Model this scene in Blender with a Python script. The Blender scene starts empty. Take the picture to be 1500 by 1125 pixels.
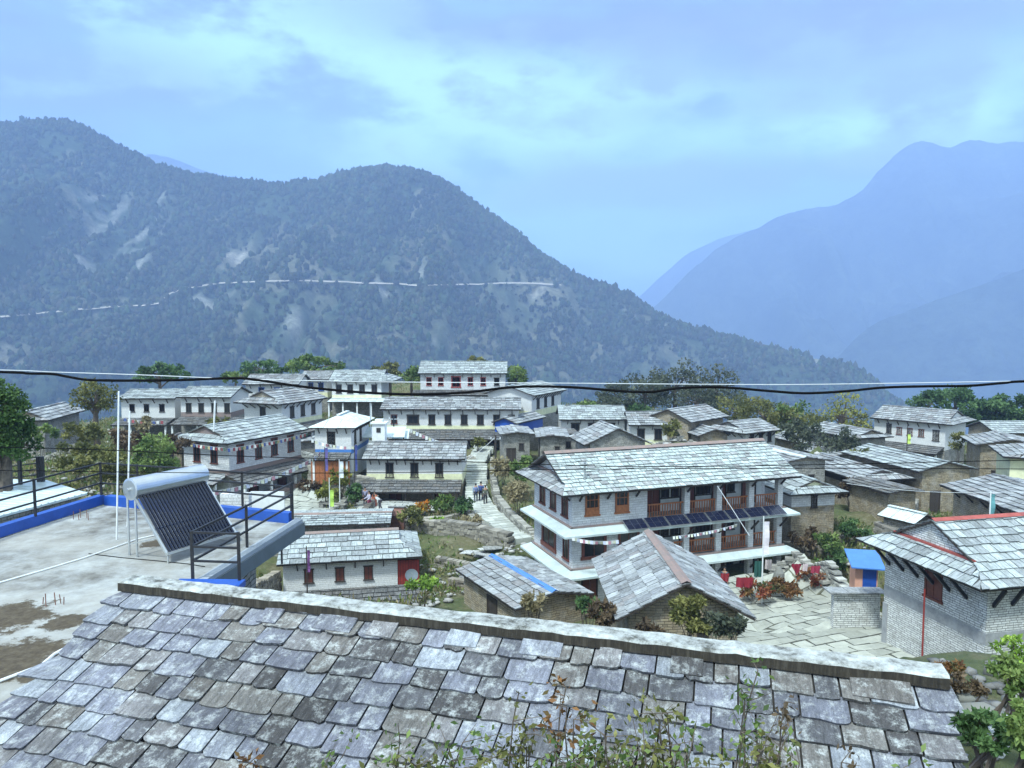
import bpy, math, random
import numpy as np
from mathutils import Vector, Matrix
S = bpy.context.scene
COL = S.collection
R = math.radians
F = 1090.0; PX0 = 750.0; PY0 = 562.5; TH = math.atan(80.5 / F)
CT, ST = math.cos(TH), math.sin(TH)

# ---------------------------------------------------------------- camera
cam = bpy.data.cameras.new('camera'); co = bpy.data.objects.new('camera', cam); COL.objects.link(co)
cam.sensor_width = 36.0; cam.lens = 36.0 * F / 1500.0; cam.clip_start = 0.1; cam.clip_end = 40000
co.location = (0, 0, 0); co.rotation_euler = (R(90) - TH, 0, 0); S.camera = co
S.render.resolution_x = 1024; S.render.resolution_y = 768

def P(px, py, y):                       # a point of the place at depth y (metres north of the viewpoint)
    a = (px - PX0) / F; b = (PY0 - py) / F
    d = Vector((a, CT + b * ST, -ST + b * CT)); return d * (y / d.y)
def PZ(px, py, z):
    a = (px - PX0) / F; b = (PY0 - py) / F
    d = Vector((a, CT + b * ST, -ST + b * CT)); return d * (z / d.z)
def proj(p):
    f = p[1] * CT - p[2] * ST; u = p[1] * ST + p[2] * CT
    return (PX0 + F * p[0] / f, PY0 - F * u / f)

# ---------------------------------------------------------------- materials
def new_mat(name):
    m = bpy.data.materials.new(name); m.use_nodes = True
    n = m.node_tree.nodes; l = m.node_tree.links
    return m, n, l, n['Principled BSDF']
def N(nodes, t, **kw):
    x = nodes.new(t)
    for k, v in kw.items():
        if hasattr(x, k) and k not in ('Scale', 'Detail'): setattr(x, k, v)
        else: x.inputs[k.replace('_', ' ')].default_value = v
    return x
def noise(nodes, links, vec, scale, detail=5, rough=0.6):
    x = nodes.new('ShaderNodeTexNoise'); x.inputs['Scale'].default_value = scale
    x.inputs['Detail'].default_value = detail; x.inputs['Roughness'].default_value = rough
    if vec: links.new(vec, x.inputs['Vector'])
    return x.outputs['Fac']
def ramp(nodes, links, fac, stops):
    x = nodes.new('ShaderNodeValToRGB'); e = x.color_ramp.elements
    while len(e) < len(stops): e.new(0.5)
    for i, (p, c) in enumerate(stops):
        e[i].position = p; e[i].color = (c[0], c[1], c[2], 1) if not isinstance(c, float) else (c, c, c, 1)
    links.new(fac, x.inputs['Fac']); return x.outputs['Color']
def mix(nodes, links, fac, a, b, mode='MIX'):
    x = nodes.new('ShaderNodeMix'); x.data_type = 'RGBA'; x.blend_type = mode
    for sock, v in ((x.inputs[0], fac), (x.inputs[6], a), (x.inputs[7], b)):
        if isinstance(v, bpy.types.NodeSocket): links.new(v, sock)
        elif isinstance(v, (int, float)): sock.default_value = v if sock.type == 'VALUE' else (v, v, v, 1)
        else: sock.default_value = (v[0], v[1], v[2], 1)
    return x.outputs[2]
def bump(nodes, links, h, bsdf, strength=0.5, dist=0.02):
    b = nodes.new('ShaderNodeBump'); b.inputs['Strength'].default_value = strength; b.inputs['Distance'].default_value = dist
    links.new(h, b.inputs['Height']); links.new(b.outputs['Normal'], bsdf.inputs['Normal'])
def coords(nodes, links, which='Object', scale=(1, 1, 1)):
    t = nodes.new('ShaderNodeTexCoord'); m = nodes.new('ShaderNodeMapping'); m.inputs['Scale'].default_value = scale
    links.new(t.outputs[which], m.inputs['Vector']); return m.outputs['Vector']

def m_paint(name, c, rough=0.6, var=0.35, scale=3.0, metal=0.0, c2=None):
    m, n, l, b = new_mat(name)
    v = coords(n, l); f = noise(n, l, v, scale, 6, 0.7)
    c2 = c2 or tuple(x * (1 - var) for x in c)
    l.new(ramp(n, l, f, [(0.35, c2), (0.62, c)]), b.inputs['Base Color'])
    b.inputs['Roughness'].default_value = rough; b.inputs['Metallic'].default_value = metal
    bump(n, l, noise(n, l, v, scale * 9, 4), b, 0.25, 0.01)
    return m
def m_masonry(name, c1, c2, mortar, bw=0.34, bh=0.12, ms=0.012, stain=(0.25, 0.22, 0.18), stain_at=0.62, bumpd=0.03, warp=0.06):
    m, n, l, b = new_mat(name)
    v = coords(n, l, 'UV'); w = n.new('ShaderNodeTexNoise'); w.inputs['Scale'].default_value = 2.2; l.new(v, w.inputs['Vector'])
    add = n.new('ShaderNodeMix'); add.data_type = 'RGBA'; add.blend_type = 'ADD'; add.inputs[0].default_value = warp
    l.new(v, add.inputs[6]); l.new(w.outputs['Color'], add.inputs[7])
    br = n.new('ShaderNodeTexBrick'); l.new(add.outputs[2], br.inputs['Vector'])
    br.inputs['Scale'].default_value = 1; br.inputs['Brick Width'].default_value = bw; br.inputs['Row Height'].default_value = bh
    br.inputs['Mortar Size'].default_value = ms; br.inputs['Mortar Smooth'].default_value = 0.3; br.inputs['Bias'].default_value = 0.0
    br.inputs['Color1'].default_value = (*c1, 1); br.inputs['Color2'].default_value = (*c2, 1); br.inputs['Mortar'].default_value = (*mortar, 1)
    br.offset_frequency = 2; br.squash = 0.7; br.squash_frequency = 3
    f = noise(n, l, v, 1.3, 8, 0.7)
    k = ramp(n, l, f, [(stain_at - 0.1, 0.0), (stain_at + 0.12, 0.75)])
    c = mix(n, l, k, br.outputs['Color'], stain)
    f2 = noise(n, l, v, 14, 4, 0.7)
    c = mix(n, l, 0.55, c, ramp(n, l, f2, [(0.3, 0.45), (0.7, 1.15)]), 'MULTIPLY')
    l.new(c, b.inputs['Base Color']); b.inputs['Roughness'].default_value = 0.9
    h = mix(n, l, 0.35, br.outputs['Fac'], f2)
    inv = n.new('ShaderNodeInvert'); l.new(h, inv.inputs['Color'])
    bump(n, l, inv.outputs['Color'], b, 0.9, bumpd); return m
def m_attr(name, rough=0.8, streak=(6, 30, 6), lo=0.55, hi=1.3, lichen=0.0, trans=False, nscale=1.0, bumpd=0.006, spec=0.5):
    m, n, l, b = new_mat(name)
    a = n.new('ShaderNodeVertexColor'); a.layer_name = 'Col'
    v = coords(n, l, 'UV', streak); f = noise(n, l, v, nscale, 8, 0.75)
    c = mix(n, l, 1.0, a.outputs['Color'], ramp(n, l, f, [(0.28, lo), (0.72, hi)]), 'MULTIPLY')
    if lichen:
        v2 = coords(n, l, 'UV'); f3 = noise(n, l, v2, 5.5, 10, 0.8)
        c = mix(n, l, ramp(n, l, f3, [(0.5, 0.0), (0.66, lichen)]), c, (0.62, 0.66, 0.66))
        f4 = noise(n, l, v2, 9.0, 8, 0.75)
        c = mix(n, l, ramp(n, l, f4, [(0.56, 0.0), (0.7, lichen * 0.8)]), c, (0.09, 0.085, 0.075))
    if name == 'slate_near':
        f5 = noise(n, l, coords(n, l, 'UV', (60, 34, 3)), 1.4, 6, .8); c = mix(n, l, .75, c, ramp(n, l, f5, [(.34, .45), (.66, 1.5)]), 'MULTIPLY')
        f6 = noise(n, l, coords(n, l, 'Object', (1, 1, 1)), .8, 5, .6); c = mix(n, l, .6, c, ramp(n, l, f6, [(.36, .55), (.62, 1.25)]), 'MULTIPLY')
    l.new(c, b.inputs['Base Color']); b.inputs['Roughness'].default_value = rough
    b.inputs['Specular IOR Level'].default_value = spec
    if bumpd: bump(n, l, f, b, 0.8, bumpd)
    return m

def mk_leaf(name):
    m, n, l, b = new_mat(name)
    a = n.new('ShaderNodeVertexColor'); a.layer_name = 'Col'
    l.new(a.outputs['Color'], b.inputs['Base Color']); b.inputs['Roughness'].default_value = 0.6
    b.inputs['Specular IOR Level'].default_value = 0.25
    t = n.new('ShaderNodeBsdfTranslucent'); l.new(a.outputs['Color'], t.inputs['Color'])
    ms = n.new('ShaderNodeMixShader'); ms.inputs[0].default_value = 0.3
    l.new(b.outputs[0], ms.inputs[1]); l.new(t.outputs[0], ms.inputs[2])
    l.new(ms.outputs[0], n['Material Output'].inputs['Surface']); return m

M = {}
M['slate'] = m_attr('slate', 0.85, (9, 2.2, 3), 0.30, 1.5, 0.35, spec=0.2)
M['slate_near'] = m_attr('slate_near', 0.85, (22, 4.5, 3), 0.35, 1.5, 0.7, bumpd=0.016, spec=0.25)
M['white'] = m_masonry('whitewashed_stone', (0.80, 0.80, 0.79), (0.72, 0.73, 0.73), (0.6, 0.6, 0.58), stain=(0.42, 0.4, 0.34), stain_at=0.66, bumpd=0.02)
M['white_rough'] = m_masonry('painted_stone', (0.80, 0.81, 0.82), (0.66, 0.67, 0.69), (0.42, 0.42, 0.43), bw=0.42, bh=0.15, ms=0.010, stain=(0.45, 0.42, 0.38), stain_at=0.62)
M['brick_white'] = m_masonry('coursed_pale_stone', (0.88, 0.89, 0.87), (0.64, 0.65, 0.63), (0.13, 0.13, 0.13), bw=0.40, bh=0.105, ms=0.012, stain=(0.30, 0.29, 0.26), stain_at=0.6, warp=0.05)
M['stone'] = m_masonry('tan_stone', (0.44, 0.36, 0.24), (0.27, 0.22, 0.15), (0.10, 0.08, 0.05), bw=0.36, bh=0.12, ms=0.014, stain=(0.42, 0.40, 0.36), stain_at=0.56, warp=0.16)
M['stone_grey'] = m_masonry('grey_stone', (0.42, 0.40, 0.35), (0.24, 0.23, 0.21), (0.06, 0.06, 0.055), bw=0.36, bh=0.12, ms=0.014, stain=(0.4, 0.4, 0.38), stain_at=0.56, warp=0.16)
M['cream'] = m_paint('cream_plaster', (0.76, 0.76, 0.50), 0.85, 0.25, 1.2)
M['plaster'] = m_paint('pale_plaster', (0.74, 0.78, 0.78), 0.8, 0.2, 1.5)
M['concrete'] = m_paint('concrete', (0.40, 0.41, 0.42), 0.85, 0.35, 2.0)
M['wood_dark'] = m_paint('dark_wood', (0.05, 0.038, 0.03), 0.7, 0.4, 8)
M['wood_red'] = m_paint('red_brown_wood', (0.17, 0.05, 0.032), 0.55, 0.35, 6)
M['wood_orange'] = m_paint('orange_wood', (0.42, 0.15, 0.055), 0.55, 0.45, 7)
M['red'] = m_paint('red_paint', (0.33, 0.045, 0.035), 0.5, 0.35, 3)
M['red_cap'] = m_paint('red_cap_paint', (0.40, 0.09, 0.07), 0.55, 0.35, 2.5)
M['pink'] = m_paint('faded_red_cement', (0.27, 0.19, 0.17), 0.85, 0.4, 2.5, c2=(0.2, 0.17, 0.16))
M['blue'] = m_paint('blue_paint', (0.018, 0.09, 0.42), 0.45, 0.25, 2)
M['blue_tin'] = m_paint('blue_tin', (0.07, 0.21, 0.56), 0.4, 0.15, 2)
M['peach'] = m_paint('peach_paint', (0.72, 0.38, 0.27), 0.7, 0.15, 2)
M['tin'] = m_paint('pale_tin', (0.66, 0.76, 0.76), 0.4, 0.22, 1.5, 0.2)
M['steel'] = m_paint('steel', (0.62, 0.65, 0.66), 0.3, 0.12, 3, 0.8)
M['rust'] = m_paint('rusty_tin', (0.24, 0.12, 0.09), 0.8, 0.4, 2.5)
M['black'] = m_paint('black_paint', (0.018, 0.018, 0.022), 0.45, 0.3, 5)
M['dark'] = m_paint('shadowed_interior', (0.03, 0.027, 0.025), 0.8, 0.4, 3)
M['rubber'] = m_paint('cable_rubber', (0.006, 0.006, 0.007), 0.9, 0.2, 5); M['rubber'].node_tree.nodes['Principled BSDF'].inputs['Specular IOR Level'].default_value = .08
M['wire'] = m_paint('galvanised_wire', (0.55, 0.58, 0.6), 0.4, 0.1, 5)
M['whitepaint'] = m_paint('white_paint', (0.78, 0.8, 0.8), 0.5, 0.12, 4)
M['skin'] = m_paint('skin', (0.35, 0.2, 0.13), 0.6, 0.1, 8)
M['hair'] = m_paint('hair', (0.012, 0.01, 0.009), 0.6, 0.2, 20)
M['bark'] = m_paint('bark', (0.12, 0.095, 0.075), 0.9, 0.5, 6)
M['dirt'] = m_paint('earth', (0.16, 0.125, 0.09), 0.95, 0.5, 1.5)
M['leaf'] = mk_leaf('foliage')
M['stuffattr'] = m_attr('tinted_surface', 0.9, (1, 1, 1), 0.7, 1.2, 0, nscale=2.0)
def glassy(name, c, rough):
    m, n, l, b = new_mat(name); b.inputs['Base Color'].default_value = (*c, 1); b.inputs['Roughness'].default_value = rough
    b.inputs['Specular IOR Level'].default_value = 0.5; return m
M['pane'] = glassy('window_glass', (0.02, 0.022, 0.025), 0.12)
M['tube'] = glassy('evacuated_tube', (0.006, 0.009, 0.022), 0.08)
M['pv'] = glassy('solar_cell', (0.012, 0.015, 0.035), 0.15)
_flat = {}
def flat(c, rough=0.75):
    k = tuple(round(x, 3) for x in c)
    if k not in _flat: _flat[k] = m_paint('cloth_%d' % len(_flat), c, rough, 0.15, 6)
    return _flat[k]

# ---------------------------------------------------------------- mesh builder
class MB:
    def __init__(s): s.v = []; s.f = []; s.c = []; s.uv = []
    def face(s, pts, col=(1, 1, 1), uv=None):
        i = len(s.v); s.v.extend([tuple(p) for p in pts]); s.f.append(tuple(range(i, i + len(pts)))); s.c.append(col)
        if uv is None:
            a, b, c = Vector(pts[0]), Vector(pts[1]), Vector(pts[2]); n = (b - a).cross(c - b)
            if n.length > 1e-12: n.normalize()
            if abs(n.z) > 0.75: uv = [(p[0], p[1]) for p in pts]
            else:
                t = Vector((-n.y, n.x, 0)); t = t.normalized() if t.length > 1e-6 else Vector((1, 0, 0))
                uv = [(p[0] * t.x + p[1] * t.y, p[2]) for p in pts]
        s.uv.append(uv)
    def box(s, x0, y0, z0, x1, y1, z1, col=(1, 1, 1)):
        s.obox(Vector((0, 0, 0)), Vector((1, 0, 0)), Vector((0, 1, 0)), Vector((0, 0, 1)), x0, x1, y0, y1, z0, z1, col)
    def obox(s, O, U, W, Z, u0, u1, w0, w1, z0, z1, col=(1, 1, 1)):
        p = [O + U * u + W * w + Z * z for z in (z0, z1) for w in (w0, w1) for u in (u0, u1)]
        if U.cross(W).dot(Z) < 0:
            fs = ((0, 1, 3, 2), (4, 6, 7, 5), (0, 4, 5, 1), (2, 3, 7, 6), (0, 2, 6, 4), (1, 5, 7, 3))
        else:
            fs = ((0, 2, 3, 1), (4, 5, 7, 6), (0, 1, 5, 4), (2, 6, 7, 3), (0, 4, 6, 2), (1, 3, 7, 5))
        for f in fs: s.face([p[i] for i in f], col)
    def beam(s, a, b, w, h=None, col=(1, 1, 1)):
        a, b = Vector(a), Vector(b); h = h or w; d = b - a; L = d.length; d.normalize()
        u = Vector((0, 0, 1)) if abs(d.z) < 0.95 else Vector((1, 0, 0))
        r = d.cross(u).normalized(); u = r.cross(d)
        s.obox(a, d, r, u, 0, L, -w / 2, w / 2, -h / 2, h / 2, col)
    def tube(s, pts, r, n=6, col=(1, 1, 1), cap=True):
        pts = [Vector(p) for p in pts]; rings = []
        for i, p in enumerate(pts):
            d = (pts[min(i + 1, len(pts) - 1)] - pts[max(i - 1, 0)]).normalized()
            u = Vector((0, 0, 1)) if abs(d.z) < 0.9 else Vector((1, 0, 0))
            a = d.cross(u).normalized(); b = a.cross(d)
            rr = r[i] if isinstance(r, (list, tuple)) else r
            rings.append([p + (a * math.cos(2 * math.pi * k / n) + b * math.sin(2 * math.pi * k / n)) * rr for k in range(n)])
        for i in range(len(rings) - 1):
            for k in range(n):
                s.face([rings[i][k], rings[i + 1][k], rings[i + 1][(k + 1) % n], rings[i][(k + 1) % n]][::-1], col)
        if cap: s.face(rings[0], col); s.face(rings[-1][::-1], col)
    def prism(s, poly, z0, z1, col=(1, 1, 1)):      # poly counter-clockwise xy
        n = len(poly)
        s.face([(x, y, z1) for x, y in poly], col); s.face([(x, y, z0) for x, y in poly][::-1], col)
        for i in range(n):
            (x0, y0), (x1, y1) = poly[i], poly[(i + 1) % n]
            s.face([(x0, y0, z0), (x1, y1, z0), (x1, y1, z1), (x0, y0, z1)], col)
    def build(s, name, mat, parent=None, loc=None, rz=0, smooth=False):
        me = bpy.data.meshes.new(name); nv = len(s.v)
        me.from_pydata(s.v, [], s.f)
        cols = np.empty((len(me.loops), 4), np.float32); uvs = np.empty((len(me.loops), 2), np.float32); k = 0
        for f, c, uv in zip(s.f, s.c, s.uv):
            m = len(f); cols[k:k + m, :3] = c; cols[k:k + m, 3] = 1; uvs[k:k + m] = uv; k += m
        a = me.color_attributes.new('Col', 'FLOAT_COLOR', 'CORNER'); a.data.foreach_set('color', cols.ravel())
        u = me.uv_layers.new(name='UVMap'); u.data.foreach_set('uv', uvs.ravel())
        if mat: me.materials.append(mat)
        if smooth: me.polygons.foreach_set('use_smooth', [True] * len(me.polygons))
        me.update()
        o = bpy.data.objects.new(name, me); COL.objects.link(o)
        if parent: o.parent = parent
        if loc is not None: o.location = loc
        o.rotation_euler.z = rz
        return o

def fast_mesh(name, verts, faces, cols=None, mat=None, smooth=False, uv=None):
    """numpy mesh: faces is (n,k) int; cols is per-vertex (n,3)"""
    me = bpy.data.meshes.new(name); nv, (nf, k) = len(verts), faces.shape
    me.vertices.add(nv); me.vertices.foreach_set('co', np.asarray(verts, np.float32).ravel())
    me.loops.add(nf * k); me.loops.foreach_set('vertex_index', faces.astype(np.int32).ravel())
    me.polygons.add(nf); me.polygons.foreach_set('loop_start', np.arange(0, nf * k, k, dtype=np.int32))
    try: me.polygons.foreach_set('loop_total', np.full(nf, k, np.int32))
    except Exception: pass
    if cols is not None:
        a = me.color_attributes.new('Col', 'FLOAT_COLOR', 'POINT')
        c4 = np.ones((nv, 4), np.float32); c4[:, :3] = cols; a.data.foreach_set('color', c4.ravel())
    if smooth: me.polygons.foreach_set('use_smooth', np.ones(nf, bool))
    if mat: me.materials.append(mat)
    me.update(calc_edges=True); me.validate()
    o = bpy.data.objects.new(name, me); COL.objects.link(o); return o

def tag(o, label, cat, group=None):
    o['label'] = label; o['category'] = cat; o['kind'] = 'thing'
    if group: o['group'] = group
    return o
def thing(name, label, cat, loc, rz=0, group=None):
    o = bpy.data.objects.new(name, None); COL.objects.link(o); o.location = loc; o.rotation_euler.z = rz
    o.empty_display_size = 0.3
    return tag(o, label, cat, group)
def struct(o): o['kind'] = 'structure'; return o
def stuff(o, label=None, cat=None):
    o['kind'] = 'stuff'
    if label: o['label'] = label; o['category'] = cat
    return o

# ---------------------------------------------------------------- slates
PAL = dict(
 pale=[(0.38, 0.43, 0.44), (0.46, 0.51, 0.52), (0.33, 0.37, 0.38), (0.26, 0.28, 0.30), (0.43, 0.48, 0.48), (0.18, 0.19, 0.20)],
 mid=[(0.27, 0.29, 0.31), (0.38, 0.40, 0.42), (0.20, 0.21, 0.23), (0.13, 0.135, 0.14), (0.33, 0.35, 0.36), (0.22, 0.2, 0.2), (0.46, 0.49, 0.5)],
 dark=[(0.11, 0.115, 0.12), (0.16, 0.16, 0.165), (0.08, 0.08, 0.08), (0.2, 0.2, 0.2), (0.13, 0.115, 0.10)],
 tin=[(0.66, 0.74, 0.74), (0.62, 0.70, 0.71), (0.70, 0.78, 0.78)])
def slates(mb, O, U, V, Lv, xl, xr, exp=0.42, wr=(0.4, 0.75), th=0.035, pal='mid', seed=1, chips=False):
    rng = random.Random(seed); Nn = U.cross(V).normalized(); cols = PAL[pal]; avg = [sum(q[i] for q in cols) / len(cols) for i in range(3)]
    k = 0; v = 0.0
    while v < Lv - 0.08:
        e = exp * rng.uniform(0.92, 1.08); v1 = min(v + e * 1.12, Lv); x = xl(v); x1e = xr(v)
        x0s = x
        while x < x1e - 1e-3:
            w = rng.uniform(*wr)
            if x1e - (x + w) < wr[0] * 0.5: w = x1e - x
            xn = min(x + w, x1e)
            c = rng.choice(cols); c = tuple(.45 * avg[i] + .55 * c[i] for i in range(3)) if not chips else c; g = rng.uniform(0.85, 1.12); c = (c[0] * g, c[1] * g, c[2] * g)
            j = rng.uniform(-0.035, 0.035) * exp / 0.4 if v > 0 else rng.uniform(-0.02, 0.01)
            hb = th * rng.uniform(1.7, 2.5); ht = th * 0.8; gap = 0.016 if not chips else 0.009
            a0 = (xl(v + j) if x <= x0s + 1e-6 else x + gap); b0 = (xr(v + j) if xn >= x1e - 1e-6 else xn - gap)
            a1 = xl(v1) if x <= x0s + 1e-6 else max(x + gap, xl(v1)); b1 = xr(v1) if xn >= x1e - 1e-6 else min(xn - gap, xr(v1))
            if b1 <= a1: a1 = b1 = (a1 + b1) / 2
            jj = rng.uniform(-0.012, 0.012)
            A = O + U * a0 + V * (v + j + jj) + Nn * hb; B = O + U * b0 + V * (v + j - jj) + Nn * (hb + rng.uniform(-.006, .006))
            C = O + U * b1 + V * v1 + Nn * ht; D = O + U * a1 + V * v1 + Nn * ht
            ou = rng.uniform(0, 50); wv = v1 - v
            uvq = [(ou, 0), (ou + b0 - a0, 0), (ou + b1 - a0, wv), (ou + a1 - a0, wv)]
            dn = Nn * (th * 1.1)
            if chips:
                r1 = rng.random() ** 2.2; r2 = rng.random() ** 2.2; cz = .008 + r1 * .055; cy = .006 + r1 * .045; cz2 = .006 + r2 * .055; cy2 = .006 + r2 * .04
                wi = b0 - a0; m1 = rng.uniform(-.012, .012); m2 = rng.uniform(-.012, .012)
                def q(fx, fy, dv=0.0):
                    base = A.lerp(B, fx).lerp(D.lerp(C, fx), fy); return base + V * dv
                cx = min(cz / wi, .3); cx2 = min(cz2 / wi, .3)
                F_ = [(0, cy / wv, 0), (cx * .45, cy / wv * .35, 0), (cx, 0, 0), (.35, 0, m1), (.7, 0, m2), (1 - cx2, 0, 0), (1 - cx2 * .4, cy2 / wv * .35, 0), (1, cy2 / wv, 0), (1, 1, 0), (0, 1, 0)]
                top = [q(*t) for t in F_]; uvs = [(ou + t[0] * wi, t[1] * wv) for t in F_]
                mb.face(top, c, uvs)
                for i in range(len(top)):
                    p, r_ = top[i], top[(i + 1) % len(top)]
                    if i == 8: continue
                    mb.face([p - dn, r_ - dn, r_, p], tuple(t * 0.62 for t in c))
            else:
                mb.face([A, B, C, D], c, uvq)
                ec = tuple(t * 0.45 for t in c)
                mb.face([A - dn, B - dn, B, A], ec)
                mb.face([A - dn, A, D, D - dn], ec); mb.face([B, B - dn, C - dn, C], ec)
            x = xn
        v += e; k += 1
def deck(mb, O, U, V, Lv, xl, xr, th=0.06, col=(1, 1, 1)):
    Nn = U.cross(V).normalized()
    q = [O + U * xl(0), O + U * xr(0), O + U * xr(Lv) + V * Lv, O + U * xl(Lv) + V * Lv]
    lo = [p - Nn * th for p in q]
    mb.face(q, col); mb.face(lo[::-1], col)
    for i in range(4): mb.face([lo[i], lo[(i + 1) % 4], q[(i + 1) % 4], q[i]], col)
CTRL = []        # terrain control points (x, y, z)
FOOT = []        # footprints to keep plants out of: (matrix inverse, L, W)
def window(root, O, U, Nn, w, h, frame='wood_dark', pane='pane', fw=None, sill=True, shutters=None, lattice=False):
    Z = Vector((0, 0, 1)); fw = fw or max(0.05, w * 0.11); m = MB()
    m.obox(O, U, Nn, Z, -w / 2, -w / 2 + fw, -.02, .05, 0, h); m.obox(O, U, Nn, Z, w / 2 - fw, w / 2, -.02, .05, 0, h)
    m.obox(O, U, Nn, Z, -w / 2 - .04, w / 2 + .04, -.02, .065, h, h + fw * 1.3); m.obox(O, U, Nn, Z, -w / 2 - .06, w / 2 + .06, -.02, .10 if sill else .055, -fw, 0)
    if lattice:
        for k in range(1, 3): m.obox(O, U, Nn, Z, -w / 2 + w * k / 3 - .015, -w / 2 + w * k / 3 + .015, .0, .03, 0, h)
        m.obox(O, U, Nn, Z, -w / 2, w / 2, .0, .028, h * .55, h * .55 + .04)
    else: m.obox(O, U, Nn, Z, -.02, .02, .0, .035, 0, h)
    f = m.build('window', M[frame], root)
    m = MB(); m.obox(O, U, Nn, Z, -w / 2 + fw * .6, w / 2 - fw * .6, -.015, .012, .01, h - .005); m.build('pane', M[pane], f)
    if shutters:
        for sx in (-1, 1):
            m = MB(); m.obox(O, U, Nn, Z, sx * w / 2 - (.0 if sx > 0 else w * .42), sx * w / 2 + (w * .42 if sx > 0 else 0), .02, .05, .05, h * .95)
            m.build('shutter', M[shutters], f)
    return f
def door(root, O, U, Nn, w, h, frame='wood_dark', leafm='wood_red'):
    Z = Vector((0, 0, 1)); m = MB()
    for a, b in ((-w / 2 - .08, -w / 2), (w / 2, w / 2 + .08)): m.obox(O, U, Nn, Z, a, b, -.02, .06, 0, h)
    m.obox(O, U, Nn, Z, -w / 2 - .1, w / 2 + .1, -.02, .07, h, h + .1)
    f = m.build('door', M[frame], root); n = max(2, int(w / .45)); m = MB()
    for k in range(n): m.obox(O, U, Nn, Z, -w / 2 + w * k / n + .012, -w / 2 + w * (k + 1) / n - .012, -.01, .025, .02, h)
    m.build('door_panel', M[leafm], f); return f

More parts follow.
